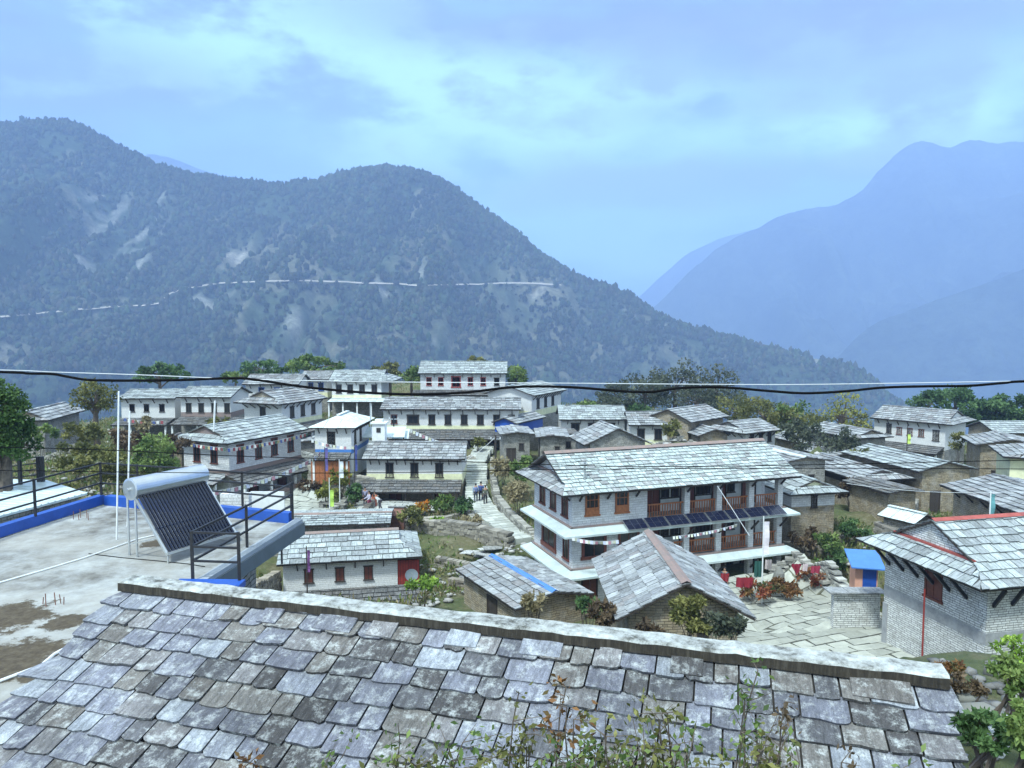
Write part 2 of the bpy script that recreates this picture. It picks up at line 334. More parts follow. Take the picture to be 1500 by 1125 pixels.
class H: pass
def house(name, label, cat='house', A=None, B=None, D=None, DB=None, yaw=None, L=None, W=5.0, ridge=None, tanp=None,
          Hw=4.5, ov=.6, og=.3, pal='mid', exp=.52, wr=(.4, .8), bands=None, gable=None, wins=(), doors=(), struts=1.3,
          skL=0, skR=0, hip=False, porch=(), group=None, seed=1, cap=None, ze=None, base_drop=1.5, verge='wood_dark', ctrl=True, roofmat='slate', strutside='F', th=.05):
    """A, B: eave corners as seen in the photograph (px), left to right with the house behind them"""
    sk0 = skL or og; sk1 = skR or og
    if hip: skL = skR = ov; sk0 = sk1 = ov
    if D is None:                                          # anchored at B
        b = P(B[0], B[1], DB); d = Vector((math.cos(R(yaw)), math.sin(R(yaw)), 0)); Lt = L + sk0 + sk1; a = b - d * Lt
    else:
        a = P(A[0], A[1], D)
        if yaw is None:
            b = PZ(B[0], B[1], a.z); d = b - a; Lt = d.length; d.normalize()
        elif L is None:                                    # length so that the end falls on B's column
            d = Vector((math.cos(R(yaw)), math.sin(R(yaw)), 0)); r = (B[0] - PX0) / F
            Lt = 1.0
            for _ in range(30):
                q = a + d * Lt; e = (proj(q)[0] - B[0]); q2 = a + d * (Lt + .01); de = (proj(q2)[0] - proj(q)[0]) / .01
                Lt -= e / de
        else:
            d = Vector((math.cos(R(yaw)), math.sin(R(yaw)), 0)); Lt = L + sk0 + sk1
    L = Lt - sk0 - sk1; n = Vector((-d.y, d.x, 0)); zE = a.z
    if tanp is None:
        best = (1e9, .4)
        for i in range(14, 95):
            t = i / 100; h = (W / 2 + ov) * t; r0 = a + n * (W / 2 + ov) + Vector((0, 0, h)); r1 = r0 + d * Lt
            p0, p1 = proj(r0), proj(r1)
            y = (p0[1] + (p1[1] - p0[1]) * (ridge[0] - p0[0]) / (p1[0] - p0[0])) if abs(p1[0] - p0[0]) > 12 else p0[1]
            if abs(y - ridge[1]) < best[0]: best = (abs(y - ridge[1]), t)
        tanp = best[1]
    c = 1 / math.sqrt(1 + tanp * tanp); s = tanp * c
    zp = ov * tanp                                         # plate above the eave edge
    base = a + d * sk0 + n * ov; base.z = zE + zp - Hw
    rz = math.atan2(d.y, d.x)
    root = thing(name, label, cat, base, rz, group)
    X, Y, Z = Vector((1, 0, 0)), Vector((0, 1, 0)), Vector((0, 0, 1)); ze_ = Hw - zp; zr = Hw + W / 2 * tanp
    h = H(); h.root = root; h.L = L; h.W = W; h.H = Hw; h.rz = rz; h.base = base; h.tanp = tanp; h.zr = zr
    h.M = Matrix.Translation(base) @ Matrix.Rotation(rz, 4, 'Z')
    print('HOUSE %-34s L=%.1f W=%.1f tanp=%.2f yaw=%.0f base=(%.1f,%.1f,%.1f)' % (label[:34], L, W, tanp, math.degrees(rz), *base))
    if ctrl:
        for u, v in ((-.5, -.5), (L + .5, -.5), (-.5, W + .5), (L + .5, W + .5), (L / 2, W / 2)):
            q = h.M @ Vector((u, v, 0)); CTRL.append((q.x, q.y, q.z))
    FOOT.append((h.M.inverted(), L, W))
    # walls
    bands = bands or [(0, 1, 'stone')]
    for i, (f0, f1, mt) in enumerate(bands):
        z0 = f0 * Hw - (base_drop if f0 == 0 else 0); z1 = f1 * Hw; m = MB(); g = .012 * (i % 2)
        if f1 == 1 and not gable and not hip:
            m.face([(-g, W + g, z0), (-g, -g, z0), (-g, -g, z1), (-g, W / 2, zr - .05), (-g, W + g, z1)])
            m.face([(L + g, -g, z0), (L + g, W + g, z0), (L + g, W + g, z1), (L + g, W / 2, zr - .05), (L + g, -g, z1)])
            m.face([(-g, -g, z0), (L + g, -g, z0), (L + g, -g, z1), (-g, -g, z1)])
            m.face([(L + g, W + g, z0), (-g, W + g, z0), (-g, W + g, z1), (L + g, W + g, z1)])
            m.face([(-g, -g, z0), (-g, W + g, z0), (L + g, W + g, z0), (L + g, -g, z0)])
        else: m.box(-g, -g, z0, L + g, W + g, z1)
        m.build('wall', M[mt], root)
    if gable:
        for gx, sg in ((0, -1), (L, 1)):
            m = MB(); q = [(gx, 0, Hw), (gx, W, Hw), (gx, W / 2, zr - .05)]; q2 = [(gx - sg * .25, y, z) for _, y, z in q]
            if sg < 0: q, q2 = q2, q
            m.face(q); m.face(q2[::-1])
            for k in range(3): m.face([q[k], q2[k], q2[(k + 1) % 3], q[(k + 1) % 3]])
            m.build('gable_wall', M[gable], root)
    # roof
    Lv = (W / 2 + ov) / c; roof = MB(); dk = MB(); hs = .62 * (skL or skR or 1)
    vs = min(hs / s, Lv * .62)
    hsz = vs * s; yt = vs * c
    def edge(sk, ogg, sgn):
        if hip: return lambda v: -ov + v * c
        if not sk: return lambda v: -ogg
        return lambda v: (-sk + (sk - .02) * v / vs) if v < vs else -ogg * .6
    eL = edge(skL, og, -1); eR = edge(skR, og, 1)
    lift = Z * .05
    O1 = Vector((0, -ov, ze_)) + lift; V1 = Vector((0, c, s)); O2 = Vector((L, W + ov, ze_)) + lift; V2 = Vector((0, -c, s))
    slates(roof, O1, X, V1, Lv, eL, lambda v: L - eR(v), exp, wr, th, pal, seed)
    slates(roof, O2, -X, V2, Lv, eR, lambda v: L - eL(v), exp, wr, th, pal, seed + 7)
    lo = lambda f: (lambda v: f(v) if v > vs or not (skL or skR) or hip else f(v))
    for (O_, U_, V_, a_, b_) in ((O1, X, V1, eL, lambda v: L - eR(v)), (O2, -X, V2, eR, lambda v: L - eL(v))):
        if (skL or skR) and not hip:
            m_ = [0, vs * .999]; Nn = U_.cross(V_)
            for va, vb in ((0, vs * .999), (vs, Lv)):
                deck(dk, O_ + V_ * va - Nn * .0, U_, V_, vb - va, (lambda v, f=a_, w=va: f(v + w * 1.0001)), (lambda v, f=b_, w=va: f(v + w * 1.0001)), .07)
        else: deck(dk, O_, U_, V_, Lv, a_, b_, .07)
    def end_skirt(x0, sg, sk, full):
        hz = zr - ze_ if full else hsz; dep = (W / 2 + ov) if full else sk; dy = (W / 2 + ov) if full else yt
        if full: sk = ov
        ln = math.hypot(dep, hz); Vv = Vector((-sg * dep / ln, 0, hz / ln)); Uv = Vector((0, sg, 0))
        Oo = Vector((x0 + sg * sk, -ov if sg > 0 else W + ov, ze_)) + lift; Wt = W + 2 * ov
        xl = lambda v: dy * v / ln; xr = lambda v: Wt - dy * v / ln
        slates(roof, Oo, Uv, Vv, ln, xl, xr, exp, wr, th, pal, seed + 3); deck(dk, Oo, Uv, Vv, ln, xl, xr, .07)
        if cap and not full:
            b_ = MB(); p0 = Oo + Uv * xl(ln) + Vv * ln; p1 = Oo + Uv * xr(ln) + Vv * ln; b_.beam(p0 + Z * .05, p1 + Z * .05, .22, .12); b_.build('skirt_cap', M[cap], root)
    if hip: end_skirt(0, -1, 0, True); end_skirt(L, 1, 0, True)
    else:
        if skL: end_skirt(0, -1, skL, False)
        if skR: end_skirt(L, 1, skR, False)
    ro = roof.build('roof', M[roofmat], root); h.roof = ro
    dk.build('roof_boards', M[verge], ro)
    # ridge
    m = MB(); x0, x1 = (-(og if not skL else og * .6), L + (og if not skR else og * .6)) if not hip else (W / 2, L - W / 2)
    if hip and x1 < x0: x0 = x1 = (x0 + x1) / 2; x0 -= .3; x1 += .3
    zr_ = zr + .05
    if cap:
        for sy in (-1, 1):
            q0 = Vector((x0, W / 2, zr_ + .13)); m.face([q0, Vector((x1, W / 2, zr_ + .13)), Vector((x1, W / 2 + sy * .24, zr_ + .02)), Vector((x0, W / 2 + sy * .24, zr_ + .02))][::(-1 if sy > 0 else 1)][::-1] if False else [q0, Vector((x0, W / 2 + sy * .24, zr_ + .02)), Vector((x1, W / 2 + sy * .24, zr_ + .02)), Vector((x1, W / 2, zr_ + .13))][::(1 if sy < 0 else -1)])
        m.build('ridge_cap', M[cap], ro)
    else:
        rng = random.Random(seed); x = x0; pc = PAL[pal]
        while x < x1:
            w = min(rng.uniform(.5, .9), x1 - x); cc = rng.choice(pc)
            m.obox(Vector((0, 0, 0)), X, Y, Z, x, x + w - .01, W / 2 - .2, W / 2 + .12, zr_ + .02 + rng.uniform(0, .03), zr_ + .075 + rng.uniform(0, .03), cc); x += w
        m.build('ridge_stones', M['slate'], ro)
    # openings
    SD = {'F': (Vector((0, 0, 0)), X, -Y, L), 'B': (Vector((L, W, 0)), -X, Y, L), 'R': (Vector((L, 0, 0)), Y, X, W), 'L': (Vector((0, W, 0)), -Y, -X, W)}
    h.SD = SD
    if not wins and not doors and Hw >= 2.6 and not hip:
        sd = 'F' if abs(math.degrees(rz)) < 45 else 'R'; wd = L if sd == 'F' else W
        if wd > 2.4: wins = [(sd, .68, Hw * .5, .5, .6, dict(frame='wood_dark', pane='dark'))]; doors = [(sd, .28, 0, .8, min(1.7, Hw * .6), dict(leafm='wood_dark'))]
    for w_ in wins:
        side, u, z, w, hh = w_[:5]; kw = w_[5] if len(w_) > 5 else {}
        O_, U_, N_, ln = SD[side]; uu = u * ln if u <= 1 else u
        window(root, O_ + U_ * uu + Z * z, U_, N_, w, hh, **kw)
    for w_ in doors:
        side, u, z, w, hh = w_[:5]; kw = w_[5] if len(w_) > 5 else {}
        O_, U_, N_, ln = SD[side]; uu = u * ln if u <= 1 else u
        door(root, O_ + U_ * uu + Z * z, U_, N_, w, hh, **kw)
    if struts:
        for side in strutside:
            O_, U_, N_, ln = SD[side]; k = max(2, int(ln / struts)); o_ = ov if side in 'FB' else (skR if side == 'R' else skL) or og
            for i in range(k):
                u = ln * (i + .5) / k; m = MB(); zt = ze_ + (0 if side in 'FB' else 0)
                m.beam(O_ + U_ * u + Z * (zt - .5), O_ + U_ * u + N_ * (o_ * .85) + Z * (zt - .02), .07, .09); m.build('strut', M['wood_dark'], root)
    for p in porch: add_porch(h, seed=seed + 20, **p)
    return h

def add_porch(h, x0=0, x1=None, z=2.6, d=2.0, drop=.6, side='F', pal='dark', posts=4, postmat='whitepaint', exp=.52, wr=(.4, .8), inner=None, floor=None, seed=5, roofmat='slate', cap=None, th=.05, posth=None, dark=True, pw=.18, hipend=False):
    O_, U_, N_, ln = h.SD[side]; Z = Vector((0, 0, 1)); x1 = ln if x1 is None else x1
    L2 = math.hypot(d, drop); V = Vector((-N_.x * d, -N_.y * d, drop)) / L2
    O = O_ + U_ * 0 + N_ * d + Z * (z - drop)
    m = MB(); he = d if hipend else 0
    xl = lambda v: x0 - he + he * v / L2; xr = lambda v: x1 + he - he * v / L2
    slates(m, O + Z * .04, U_, V, L2, xl, xr, exp, wr, th, pal, seed)
    r = m.build('porch_roof', M[roofmat], h.root); m = MB(); deck(m, O + Z * .04, U_, V, L2, xl, xr, .07); m.build('roof_boards', M['wood_dark'], r)
    if cap: m = MB(); m.obox(O_, U_, N_, Z, x0, x1, 0.01, .18, z + .03, z + .17); m.build('porch_cap', M[cap], h.root)
    for i in range(posts):
        u = x0 + .15 + (x1 - x0 - .3) * i / max(1, posts - 1); m = MB()
        m.obox(O_, U_, N_, Z, u - pw / 2, u + pw / 2, d - .35 - pw / 2, d - .35 + pw / 2, -.6, z - drop + .35 * drop / d - .02); m.build('post', M[postmat], h.root)
    if floor:
        m = MB(); m.obox(O_, U_, N_, Z, x0 - .1, x1 + .1, .0, d - .1, -.9, floor); m.build('porch_floor', M['stone_grey'], h.root)
G_H = 'slate roofed houses of the village'
WW = [(0, .52, 'stone'), (.52, 1, 'white')]
WC = [(0, .42, 'stone_grey'), (.42, .58, 'cream'), (.58, 1, 'white')]
STN = [(0, 1, 'stone')]; STG = [(0, 1, 'stone_grey')]
def wrow(side, us, z, w, h, **kw): return [(side, u, z, w, h, kw) for u in us]

# ---- back row
house('house', 'highest white house at the back centre with a row of red framed windows', A=(612, 548), B=(743, 550), D=105, yaw=0, W=6, ridge=(680, 530), Hw=5.2, pal='pale',
      bands=[(0, .45, 'stone_grey'), (.45, 1, 'white_rough')], wins=wrow('F', (.1, .24, .59, .74), 3.3, .75, 1.05, frame='red', pane='pane') + wrow('F', (.42,), 3.1, 1.35, 1.35, frame='red') + wrow('F', (.9,), 3.3, .75, 1.0),
      porch=[dict(z=2.6, d=2.2, drop=.6, x0=-1, posts=5)], group=G_H, seed=11, exp=.5)
house('house', 'white house behind the market front left of the red windowed house, open shop below', A=(481, 559), B=(577, 562), D=98, yaw=-1, W=5.5, ridge=(530, 543), Hw=4.9, pal='pale', skR=1.8,
      bands=WC, wins=wrow('F', (.14, .37, .61, .86), 3.1, .75, 1.05), porch=[dict(z=2.4, d=2.6, drop=.3, pal='tin', posts=6, exp=1.0, wr=(1, 1.4), x1=9.5)], group=G_H, seed=12, exp=.5)
house('house', 'short white house with blue shutters tucked against the left end of the long shop house', A=(437, 557), B=(481, 558), D=101, yaw=0, W=5, ridge=(460, 544), Hw=4.6, pal='mid',
      bands=WC, wins=wrow('F', (.35, .75), 3.0, .7, .95, frame='blue'), group=G_H, seed=13)
house('house', 'low white house with small blue windows behind the gabled house, left of centre', A=(354, 564), B=(438, 560), D=96, yaw=0, W=5.5, ridge=(400, 549), Hw=4.4, pal='mid',
      bands=WC, wins=wrow('F', (.3, .6, .85), 2.8, .75, .95, frame='blue'), group=G_H, seed=14)
house('house', 'white house at the back with many black roof struts, right of the red windowed house', A=(783, 581), B=(830, 572), D=88, W=6, ridge=(757, 564), Hw=4.8, pal='pale',
      bands=WC, wins=wrow('F', (.2, .45, .7), 3.0, .8, 1.1), struts=.8, group=G_H, seed=15, og=.5)
house('house', 'leftmost white house of the upper left pair, three small square windows', A=(165, 585), B=(256, 587), D=88, yaw=0, W=5.5, ridge=(215, 571), Hw=5, pal='pale', skL=.7,
      bands=[(0, .5, 'stone_grey'), (.5, 1, 'white')], wins=wrow('F', (.2, .47, .76), 3.3, .62, .85), porch=[dict(z=2.5, d=2.6, drop=.6, posts=4)], group=G_H, seed=16)
house('house', 'white house of the upper left pair with four windows above a red sill', A=(257, 583), B=(338, 588), D=86, yaw=-2, W=5.5, ridge=(300, 567), Hw=5, pal='pale',
      bands=[(0, .5, 'stone_grey'), (.5, .62, 'pink'), (.62, 1, 'white')], wins=wrow('F', (.16, .41, .67, .93), 3.1, .65, 1.0), porch=[dict(z=2.5, d=2.8, drop=.6, posts=4, x1=9)], group=G_H, seed=17)
house('house', 'white house with a gabled end and pent roof facing left, black struts, left of centre', A=(410, 594), B=(480, 584), D=77, W=5, ridge=(383, 574), Hw=4.9, pal='mid', skL=1.0,
      bands=WC, gable='stone', wins=wrow('F', (.24, .5, .77), 3.1, .7, 1.1) + wrow('L', (.5,), 3.1, .75, 1.1) , struts=.9, strutside='FL',
      porch=[dict(z=2.3, d=2.4, drop=.7, posts=4)], group=G_H, seed=18)
house('house', 'far left slate house on the slope edge with a tall narrow stone end wall', A=(71, 617), B=(126, 602), D=72, W=3.2, ridge=(46, 601), Hw=3.8, pal='mid', skL=.5,
      bands=[(0, 1, 'stone_grey')], gable='stone', group=G_H, seed=19, struts=0)
# ---- second row
house('house', 'longest white house in the centre, seven windows over a lichened lower roof', A=(556, 601), B=(763, 607), D=82, yaw=-1, W=6, ridge=(660, 583), Hw=5.1, pal='mid',
      bands=[(0, .5, 'stone_grey'), (.5, .62, 'cream'), (.62, 1, 'white')], wins=wrow('F', (.36, .48, .6, .72, .84), 3.3, .75, 1.0) + wrow('F', (.22,), 3.4, 1.35, .8) + wrow('F', (.08,), 3.4, .7, .9, frame='wood_red') + wrow('F', (.95,), 3.4, .7, .9),
      doors=[('F', .5, 0, 1.6, 1.9), ('F', .65, 0, 1.6, 1.9), ('F', .8, 0, 2.2, 1.9), ('F', .3, 0, 1.6, 1.9)], porch=[dict(z=2.7, d=2.6, drop=.8, x0=1, posts=7, floor=.3)], group=G_H, seed=21)
house('house', 'left one of two joined white houses on the centre right, three wide windows', A=(819, 616), B=(920, 617), D=85, yaw=0, W=5.5, ridge=(870, 595), Hw=4.8, pal='pale',
      bands=WC, wins=wrow('F', (.22, .49, .78), 2.95, 1.0, 1.15), group=G_H, seed=22)
house('house', 'right one of two joined white houses on the centre right, lower roof', A=(921, 624), B=(1014, 626), D=82, yaw=-1, W=5.2, ridge=(965, 604), Hw=4.4, pal='mid',
      bands=WC, wins=wrow('F', (.18, .48, .77), 2.6, .85, 1.1), group=G_H, seed=23)
house('house', 'brown stone house with a bluish slate roof right of the joined white houses', A=(1013, 620), B=(1068, 611), D=80, W=5, ridge=(990, 599), Hw=3.8, pal='mid', bands=STN, struts=0, group=G_H, seed=24)
house('house', 'small white house under the olive green tree, three little windows', A=(1092, 637), B=(1145, 631), D=76, W=4.6, ridge=(1063, 619), Hw=4.2, pal='mid',
      bands=WC, gable='stone_grey', skL=.8, wins=wrow('F', (.2, .5, .8), 2.9, .6, .95), struts=.9, strutside='FL', group=G_H, seed=25)
house('stone_shed', 'narrow stone shed with a front gable beside the head of the stone steps', 'shed', B=(732, 638), DB=73, yaw=-84, L=4.6, W=2.6, ridge=(755, 628), Hw=3.2, ov=.45, og=.5, pal='mid', bands=STG, gable='stone', struts=0, seed=26, group='stone sheds behind the steps')
house('stone_shed', 'stone shed with a front gable, right neighbour of the one at the steps', 'shed', B=(785, 642), DB=73, yaw=-90, L=5.5, W=2.5, ridge=(815, 630), Hw=3.2, ov=.45, og=.5, pal='mid', bands=STG, gable='stone', struts=0, seed=27, group='stone sheds behind the steps')
house('stone_shed', 'low slate shed roof behind the two stone sheds, blue tarpaulin at its side', 'shed', A=(757, 622), B=(800, 612), D=80, W=2.6, ridge=(770, 606), Hw=2.8, ov=.3, pal='mid', bands=[(0, .6, 'stone_grey'), (.6, 1, 'blue')], struts=0, seed=28, group='stone sheds behind the steps')
house('stone_shed', 'broad humped slate roof just behind the lodge ridge with a blue patch on top', 'shed', B=(856, 654), DB=66, yaw=-80, L=5, W=5.2, ridge=(905, 628), Hw=2.6, pal='mid', bands=STG, struts=0, seed=29, ov=.6, cap=None)
# ---- right group
house('house', 'tall white house on the right hill with tiny windows below a thick slate roof', A=(1274, 613), B=(1395, 624), D=88, W=6, ridge=(1330, 597), Hw=5.4, pal='mid', skR=.9,
      bands=[(0, .42, 'stone_grey'), (.42, 1, 'white')], wins=wrow('F', (.22,), 3.6, .6, 1.05) + wrow('F', (.37, .52, .68), 3.6, .6, .75, frame='wood_red') + wrow('F', (.88,), 3.3, .7, 1.1), porch=[dict(z=2.6, d=2.4, drop=.6, x0=1, posts=5)], group=G_H, seed=31, struts=1.0)
house('house', 'stone house with its gable in front of the white house on the right hill', A=None, B=(1253, 644), DB=73, yaw=-72, L=6.5, W=3.6, ridge=(1279, 631), Hw=3.6, pal='mid', bands=STG, gable='stone', skR=.5, struts=0, group=G_H, seed=32)
house('house', 'far right slate house with a double step in its roof beside the dark trees', A=(1405, 640), B=(1428, 653), D=74, W=5, ridge=(1441, 625), Hw=4.2, pal='mid', bands=STN, struts=0, group=G_H, seed=33, og=.5)
house('house', 'rearmost slate roof at the right edge below the dark trees', A=(1459, 636), B=(1540, 640), D=84, yaw=0, W=5, ridge=(1480, 618), Hw=4, pal='pale', bands=STN, struts=0, group=G_H, seed=34)
house('house', 'house at the right edge with a white wall under a speckled slate gable', A=(1448, 654), B=(1470, 671), D=66, W=5, ridge=(1492, 641), Hw=4.2, pal='mid', bands=[(0, .35, 'stone'), (.35, 1, 'cream')], gable='stone', skR=.7, wins=[('R', .5, 2.6, .7, 1.0)], struts=0, group=G_H, seed=35,
      porch=[dict(side='R', z=1.6, d=1.4, drop=.4, posts=2)])
house('house', 'house on the right with a pink gable and an open porch full of goods', B=(1258, 706), DB=58, yaw=-80, L=8, W=3.8, ridge=(1292, 690), Hw=3.0, pal='mid', bands=[(0, .75, 'stone'), (.75, 1, 'wood_dark')], gable='pink', skR=.7, struts=0, group=G_H, seed=36, doors=[('R', .35, 0, 1.2, 1.5, dict(leafm='red'))])
house('house', 'right hand house with a light slate roof climbing to a peak, stone gable', B=(1346, 693), DB=58, yaw=-78, L=9, W=4.4, ridge=(1394, 679), Hw=3.5, pal='pale', bands=STN, gable='stone', struts=0, group=G_H, seed=37)
house('house', 'long dark walled house at the right edge with a very large blue-grey slate roof', A=(1376, 712), B=(1500, 757), D=49, W=6, ridge=(1440, 692), Hw=3.2, pal='mid', bands=STN, wins=[], struts=1.2, group=G_H, seed=38, og=.6, exp=.5)
house('tin_shed', 'small shed with a pale tin roof left of the red ridged house', 'shed', B=(1340, 769), DB=49, yaw=-62, L=2.2, W=2.0, ridge=(1338, 750), Hw=1.9, ov=.3, pal='tin', bands=STG, struts=0, seed=39, exp=1.2, wr=(.9, 1.1), th=.015)
house('house', 'darker slate house showing behind the right end of the lodge roof', B=(1140, 681), DB=56, yaw=-72, L=8.5, W=4.0, ridge=(1168, 670), Hw=3.5, pal='mid', bands=STG, gable='stone', struts=0, group=G_H, seed=40, cap='tin')
house('house', 'tan rubble stone house with one small window, right of the lodge', B=(1157, 727), DB=51, yaw=-78, L=8.5, W=3.4, ridge=(1202, 707), Hw=4.0, pal='pale', skR=.7, bands=[(0, .7, 'stone'), (.7, 1, 'white_rough')], gable='cream', struts=0, group=G_H, seed=41, wins=[('R', .52, 2.7, .5, .85, dict(frame='wood_dark', pane='wood_dark'))])
# ---- middle
h8 = house('house', 'two storey stone house with prayer flags under the eaves, left of the courtyard', A=(332, 652), B=(452, 630), D=61, W=5.3, ridge=(297, 625), Hw=5.6, pal='pale', skL=.9, ov=.7,
      bands=[(0, .48, 'white_rough'), (.48, .53, 'pink'), (.53, 1, 'white_rough')], gable='pink', wins=wrow('F', (.14, .38, .6, .84), 3.5, .8, 1.45, frame='wood_red') + wrow('L', (.3, .68), 3.5, .8, 1.5, frame='wood_red'),
      struts=0, group=G_H, seed=42, doors=[('F', .3, 0, 1.0, 1.9), ('F', .7, 0, 1.0, 1.9)],
      porch=[dict(z=2.6, d=2.4, drop=.7, x0=-.5, x1=None, posts=4, cap='pink', floor=.5), dict(side='L', z=2.6, d=1.8, drop=.6, posts=3, pal='mid')])
m = MB(); O_, U_, N_, ln = h8.SD['F']; m.obox(O_, U_, N_, Vector((0, 0, 1)), 0, ln, 2.0, 2.16, .5, 1.0); m.build('parapet', M['pink'], h8.root)
h9 = house('house', 'small white house with a pale tin hipped roof above orange doors', A=(520, 628), B=(549, 613), D=66, W=3.3, ridge=(493, 610), Hw=5.4, pal='tin', hip=True, ov=.5,
      bands=[(0, .1, 'stone_grey'), (.1, .52, 'plaster'), (.52, .6, 'blue_tin'), (.6, 1, 'white')], wins=wrow('L', (.45,), 3.6, .75, 1.15) + wrow('F', (.2, .5), 3.6, .7, 1.15), struts=.8, strutside='FL', group=G_H, seed=43, exp=1.4, wr=(1.3, 1.6), th=.012,
      porch=[dict(side='L', z=2.9, d=1.3, drop=.5, posts=2)])
m = MB(); O_, U_, N_, ln = h9.SD['L']
for k in range(9): m.obox(O_, U_, N_, Vector((0, 0, 1)), -.1 + k * (ln + .2) / 9 + .01, -.1 + (k + 1) * (ln + .2) / 9 - .01, .95, 1.0, .25, 2.35)
m.build('folding_door', M['wood_orange'], h9.root)
h7 = house('house', 'white and cream house in the very middle with three tall windows and a dark porch', A=(530, 674), B=(681, 677), D=66, yaw=-1, W=5.0, ridge=(615, 648), Hw=4.9, pal='mid', ov=.6,
      bands=[(0, .5, 'stone'), (.5, .68, 'cream'), (.68, 1, 'white')], gable='stone', wins=wrow('F', (.24, .5, .76), 3.05, .72, 1.2), struts=.75, group=G_H, seed=44,
      doors=[('F', .3, .1, 1.0, 1.8), ('F', .8, .1, 1.4, 1.8)], porch=[dict(z=2.75, d=2.3, drop=.7, x0=-1, x1=None, posts=5, pw=.1, postmat='wood_dark', floor=.25)])
h4 = house('house', 'low white house below the field with a dark red plank door at its right end', A=(405, 830), B=(618, 818), D=44, W=4.8, ridge=(520, 779), Hw=2.6, pal='pale', ov=.55, skR=1.5, cap='pink', exp=.52, wr=(.55, .95),
      bands=[(0, 1, 'white')], gable='stone', wins=wrow('F', (.22, .49, .74), 1.1, .55, .8, frame='wood_dark', pane='wood_red'), struts=1.6, group=G_H, seed=45, base_drop=1)
m = MB(); O_, U_, N_, ln = h4.SD['F']
for k in range(8): m.obox(O_, U_, N_, Vector((0, 0, 1)), ln + .02 + k * .17, ln + .17 + k * .17, -.1, -.06, .5, 2.15)
m.build('plank_door', M['red'], h4.root)
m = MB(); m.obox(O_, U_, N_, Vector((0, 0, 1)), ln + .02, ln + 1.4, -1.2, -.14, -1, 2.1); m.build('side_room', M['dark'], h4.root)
add_porch(h4, x0=-.5, x1=h4.L + 1.6, z=.55, d=2.3, drop=.45, pal='dark', posts=0, seed=9)
house('house', 'low slate roof with a faded red ridge directly behind the long low white house', A=(385, 774), B=(572, 769), D=51, W=3.2, ridge=(480, 754), Hw=2.2, pal='pale', cap='pink', bands=STG, struts=0, seed=46, group=G_H, exp=.4)
house('tin_shed', 'little rusty brown tin hut at the edge of the terrace where people stand', 'shed', A=(566, 757), B=(593, 756), D=56, yaw=0, W=1.5, ridge=(578, 744), Hw=1.2, ov=.1, og=.1, pal='dark', bands=[(0, 1, 'rust')], struts=0, seed=47, exp=.8, wr=(.4, .5), roofmat='rust', verge='rust', th=.01)
house('stone_shed', 'slate shed with a bright blue ridge sheet beside the lodge', 'shed', B=(755, 896), DB=36.5, yaw=-61, L=6.6, W=4.0, ridge=(823, 874), Hw=1.9, ov=.4, og=.3, pal='mid', cap='blue_tin', bands=STN, struts=0, seed=48, exp=.45, wins=[], doors=[('F', .55, 0, 1.0, 1.35, dict(leafm='wood_dark'))])
barn = house('barn', 'grey slate barn with a faded red ridge and tan gable before the lodge', 'barn', B=(903, 911), DB=30.5, yaw=-89, L=7.2, W=4.7, ridge=(975, 815), Hw=3.2, ov=.6, og=.5, pal='mid', cap='pink', bands=STN, gable='stone', struts=0, seed=49, exp=.62, wr=(.35, .6), th=.04)

# further slate roofs closing the gaps of the village
for (A_, B_, DB_, yw, L_, W_, rg, hw, bn, sd, lb, pl) in (
    (None, (1215, 672), 70, -80, 5, 3.4, (1240, 662), 2.8, STG, 61, 'low slate roofed shed on the bank between the lodge end and the right hill', 'mid'),
    (None, (1180, 652), 80, -70, 5, 3.4, (1205, 642), 3.0, STN, 62, 'half hidden slate shed among the thickets right of the small white house', 'mid'),
    (None, (800, 640), 79, -85, 4.5, 3.0, (822, 630), 2.6, STG, 63, 'tiny slate roof squeezed behind the stone sheds, right of the steps', 'dark'),
    (None, (706, 612), 84, -80, 4, 2.6, (720, 604), 2.6, STG, 64, 'small slate lean-to roof at the right end of the longest house', 'mid'),
    (None, (1022, 640), 78, -80, 4.5, 3.2, (1046, 629), 2.8, STN, 65, 'stone shed with a slate gable between the brown house and the small white house', 'mid'),
    (None, (430, 650), 76, -85, 3.6, 2.4, (442, 641), 2.6, STG, 66, 'small stone outhouse behind the flag hung stone house', 'mid'),
    (None, (1300, 725), 53, -75, 4.0, 2.4, (1318, 716), 2.4, STN, 67, 'low stone outhouse in front of the stone gabled house on the right', 'dark'),
    (None, (205, 660), 66, -85, 4.0, 3.0, (228, 650), 2.6, STN, 68, 'low mossy slate shed roof left of the flag hung stone house', 'dark')):
    house('stone_shed', lb, 'shed', B=B_, DB=DB_, yaw=yw, L=L_, W=W_, ridge=rg, Hw=hw, ov=.45, og=.4, pal=pl, bands=bn, gable='stone', struts=0, seed=sd)
# right brick house: its gable with a pent roof faces left towards the yard, its front slope faces us
A2 = P(1437, 868, 29.6); B2 = PZ(1255, 792, A2.z)      # near and far eave corner of its gable side
d6 = A2 - B2; W6 = d6.length; d6.normalize(); yaw6 = math.degrees(math.atan2(d6.x, -d6.y)); pa = (1437, 868)
h6 = house('house', 'pale coursed stone house with a red ridge on the right, one red shuttered window', A=pa, D=A2.y, yaw=yaw6, L=9, W=W6 - 1.5, tanp=.5, Hw=5.8, pal='pale', ov=.75, skL=1.1, cap='red_cap',
      bands=[(0, .48, 'brick_white'), (.48, .57, 'concrete'), (.57, 1, 'brick_white')], gable=None, struts=0, seed=50, exp=.5, wr=(.3, .55), group=G_H,
      wins=[('L', .52, 3.8, 1.05, 1.3, dict(frame='wood_red', pane='wood_red'))])
O_, U_, N_, ln = h6.SD['L']; Zv = Vector((0, 0, 1))
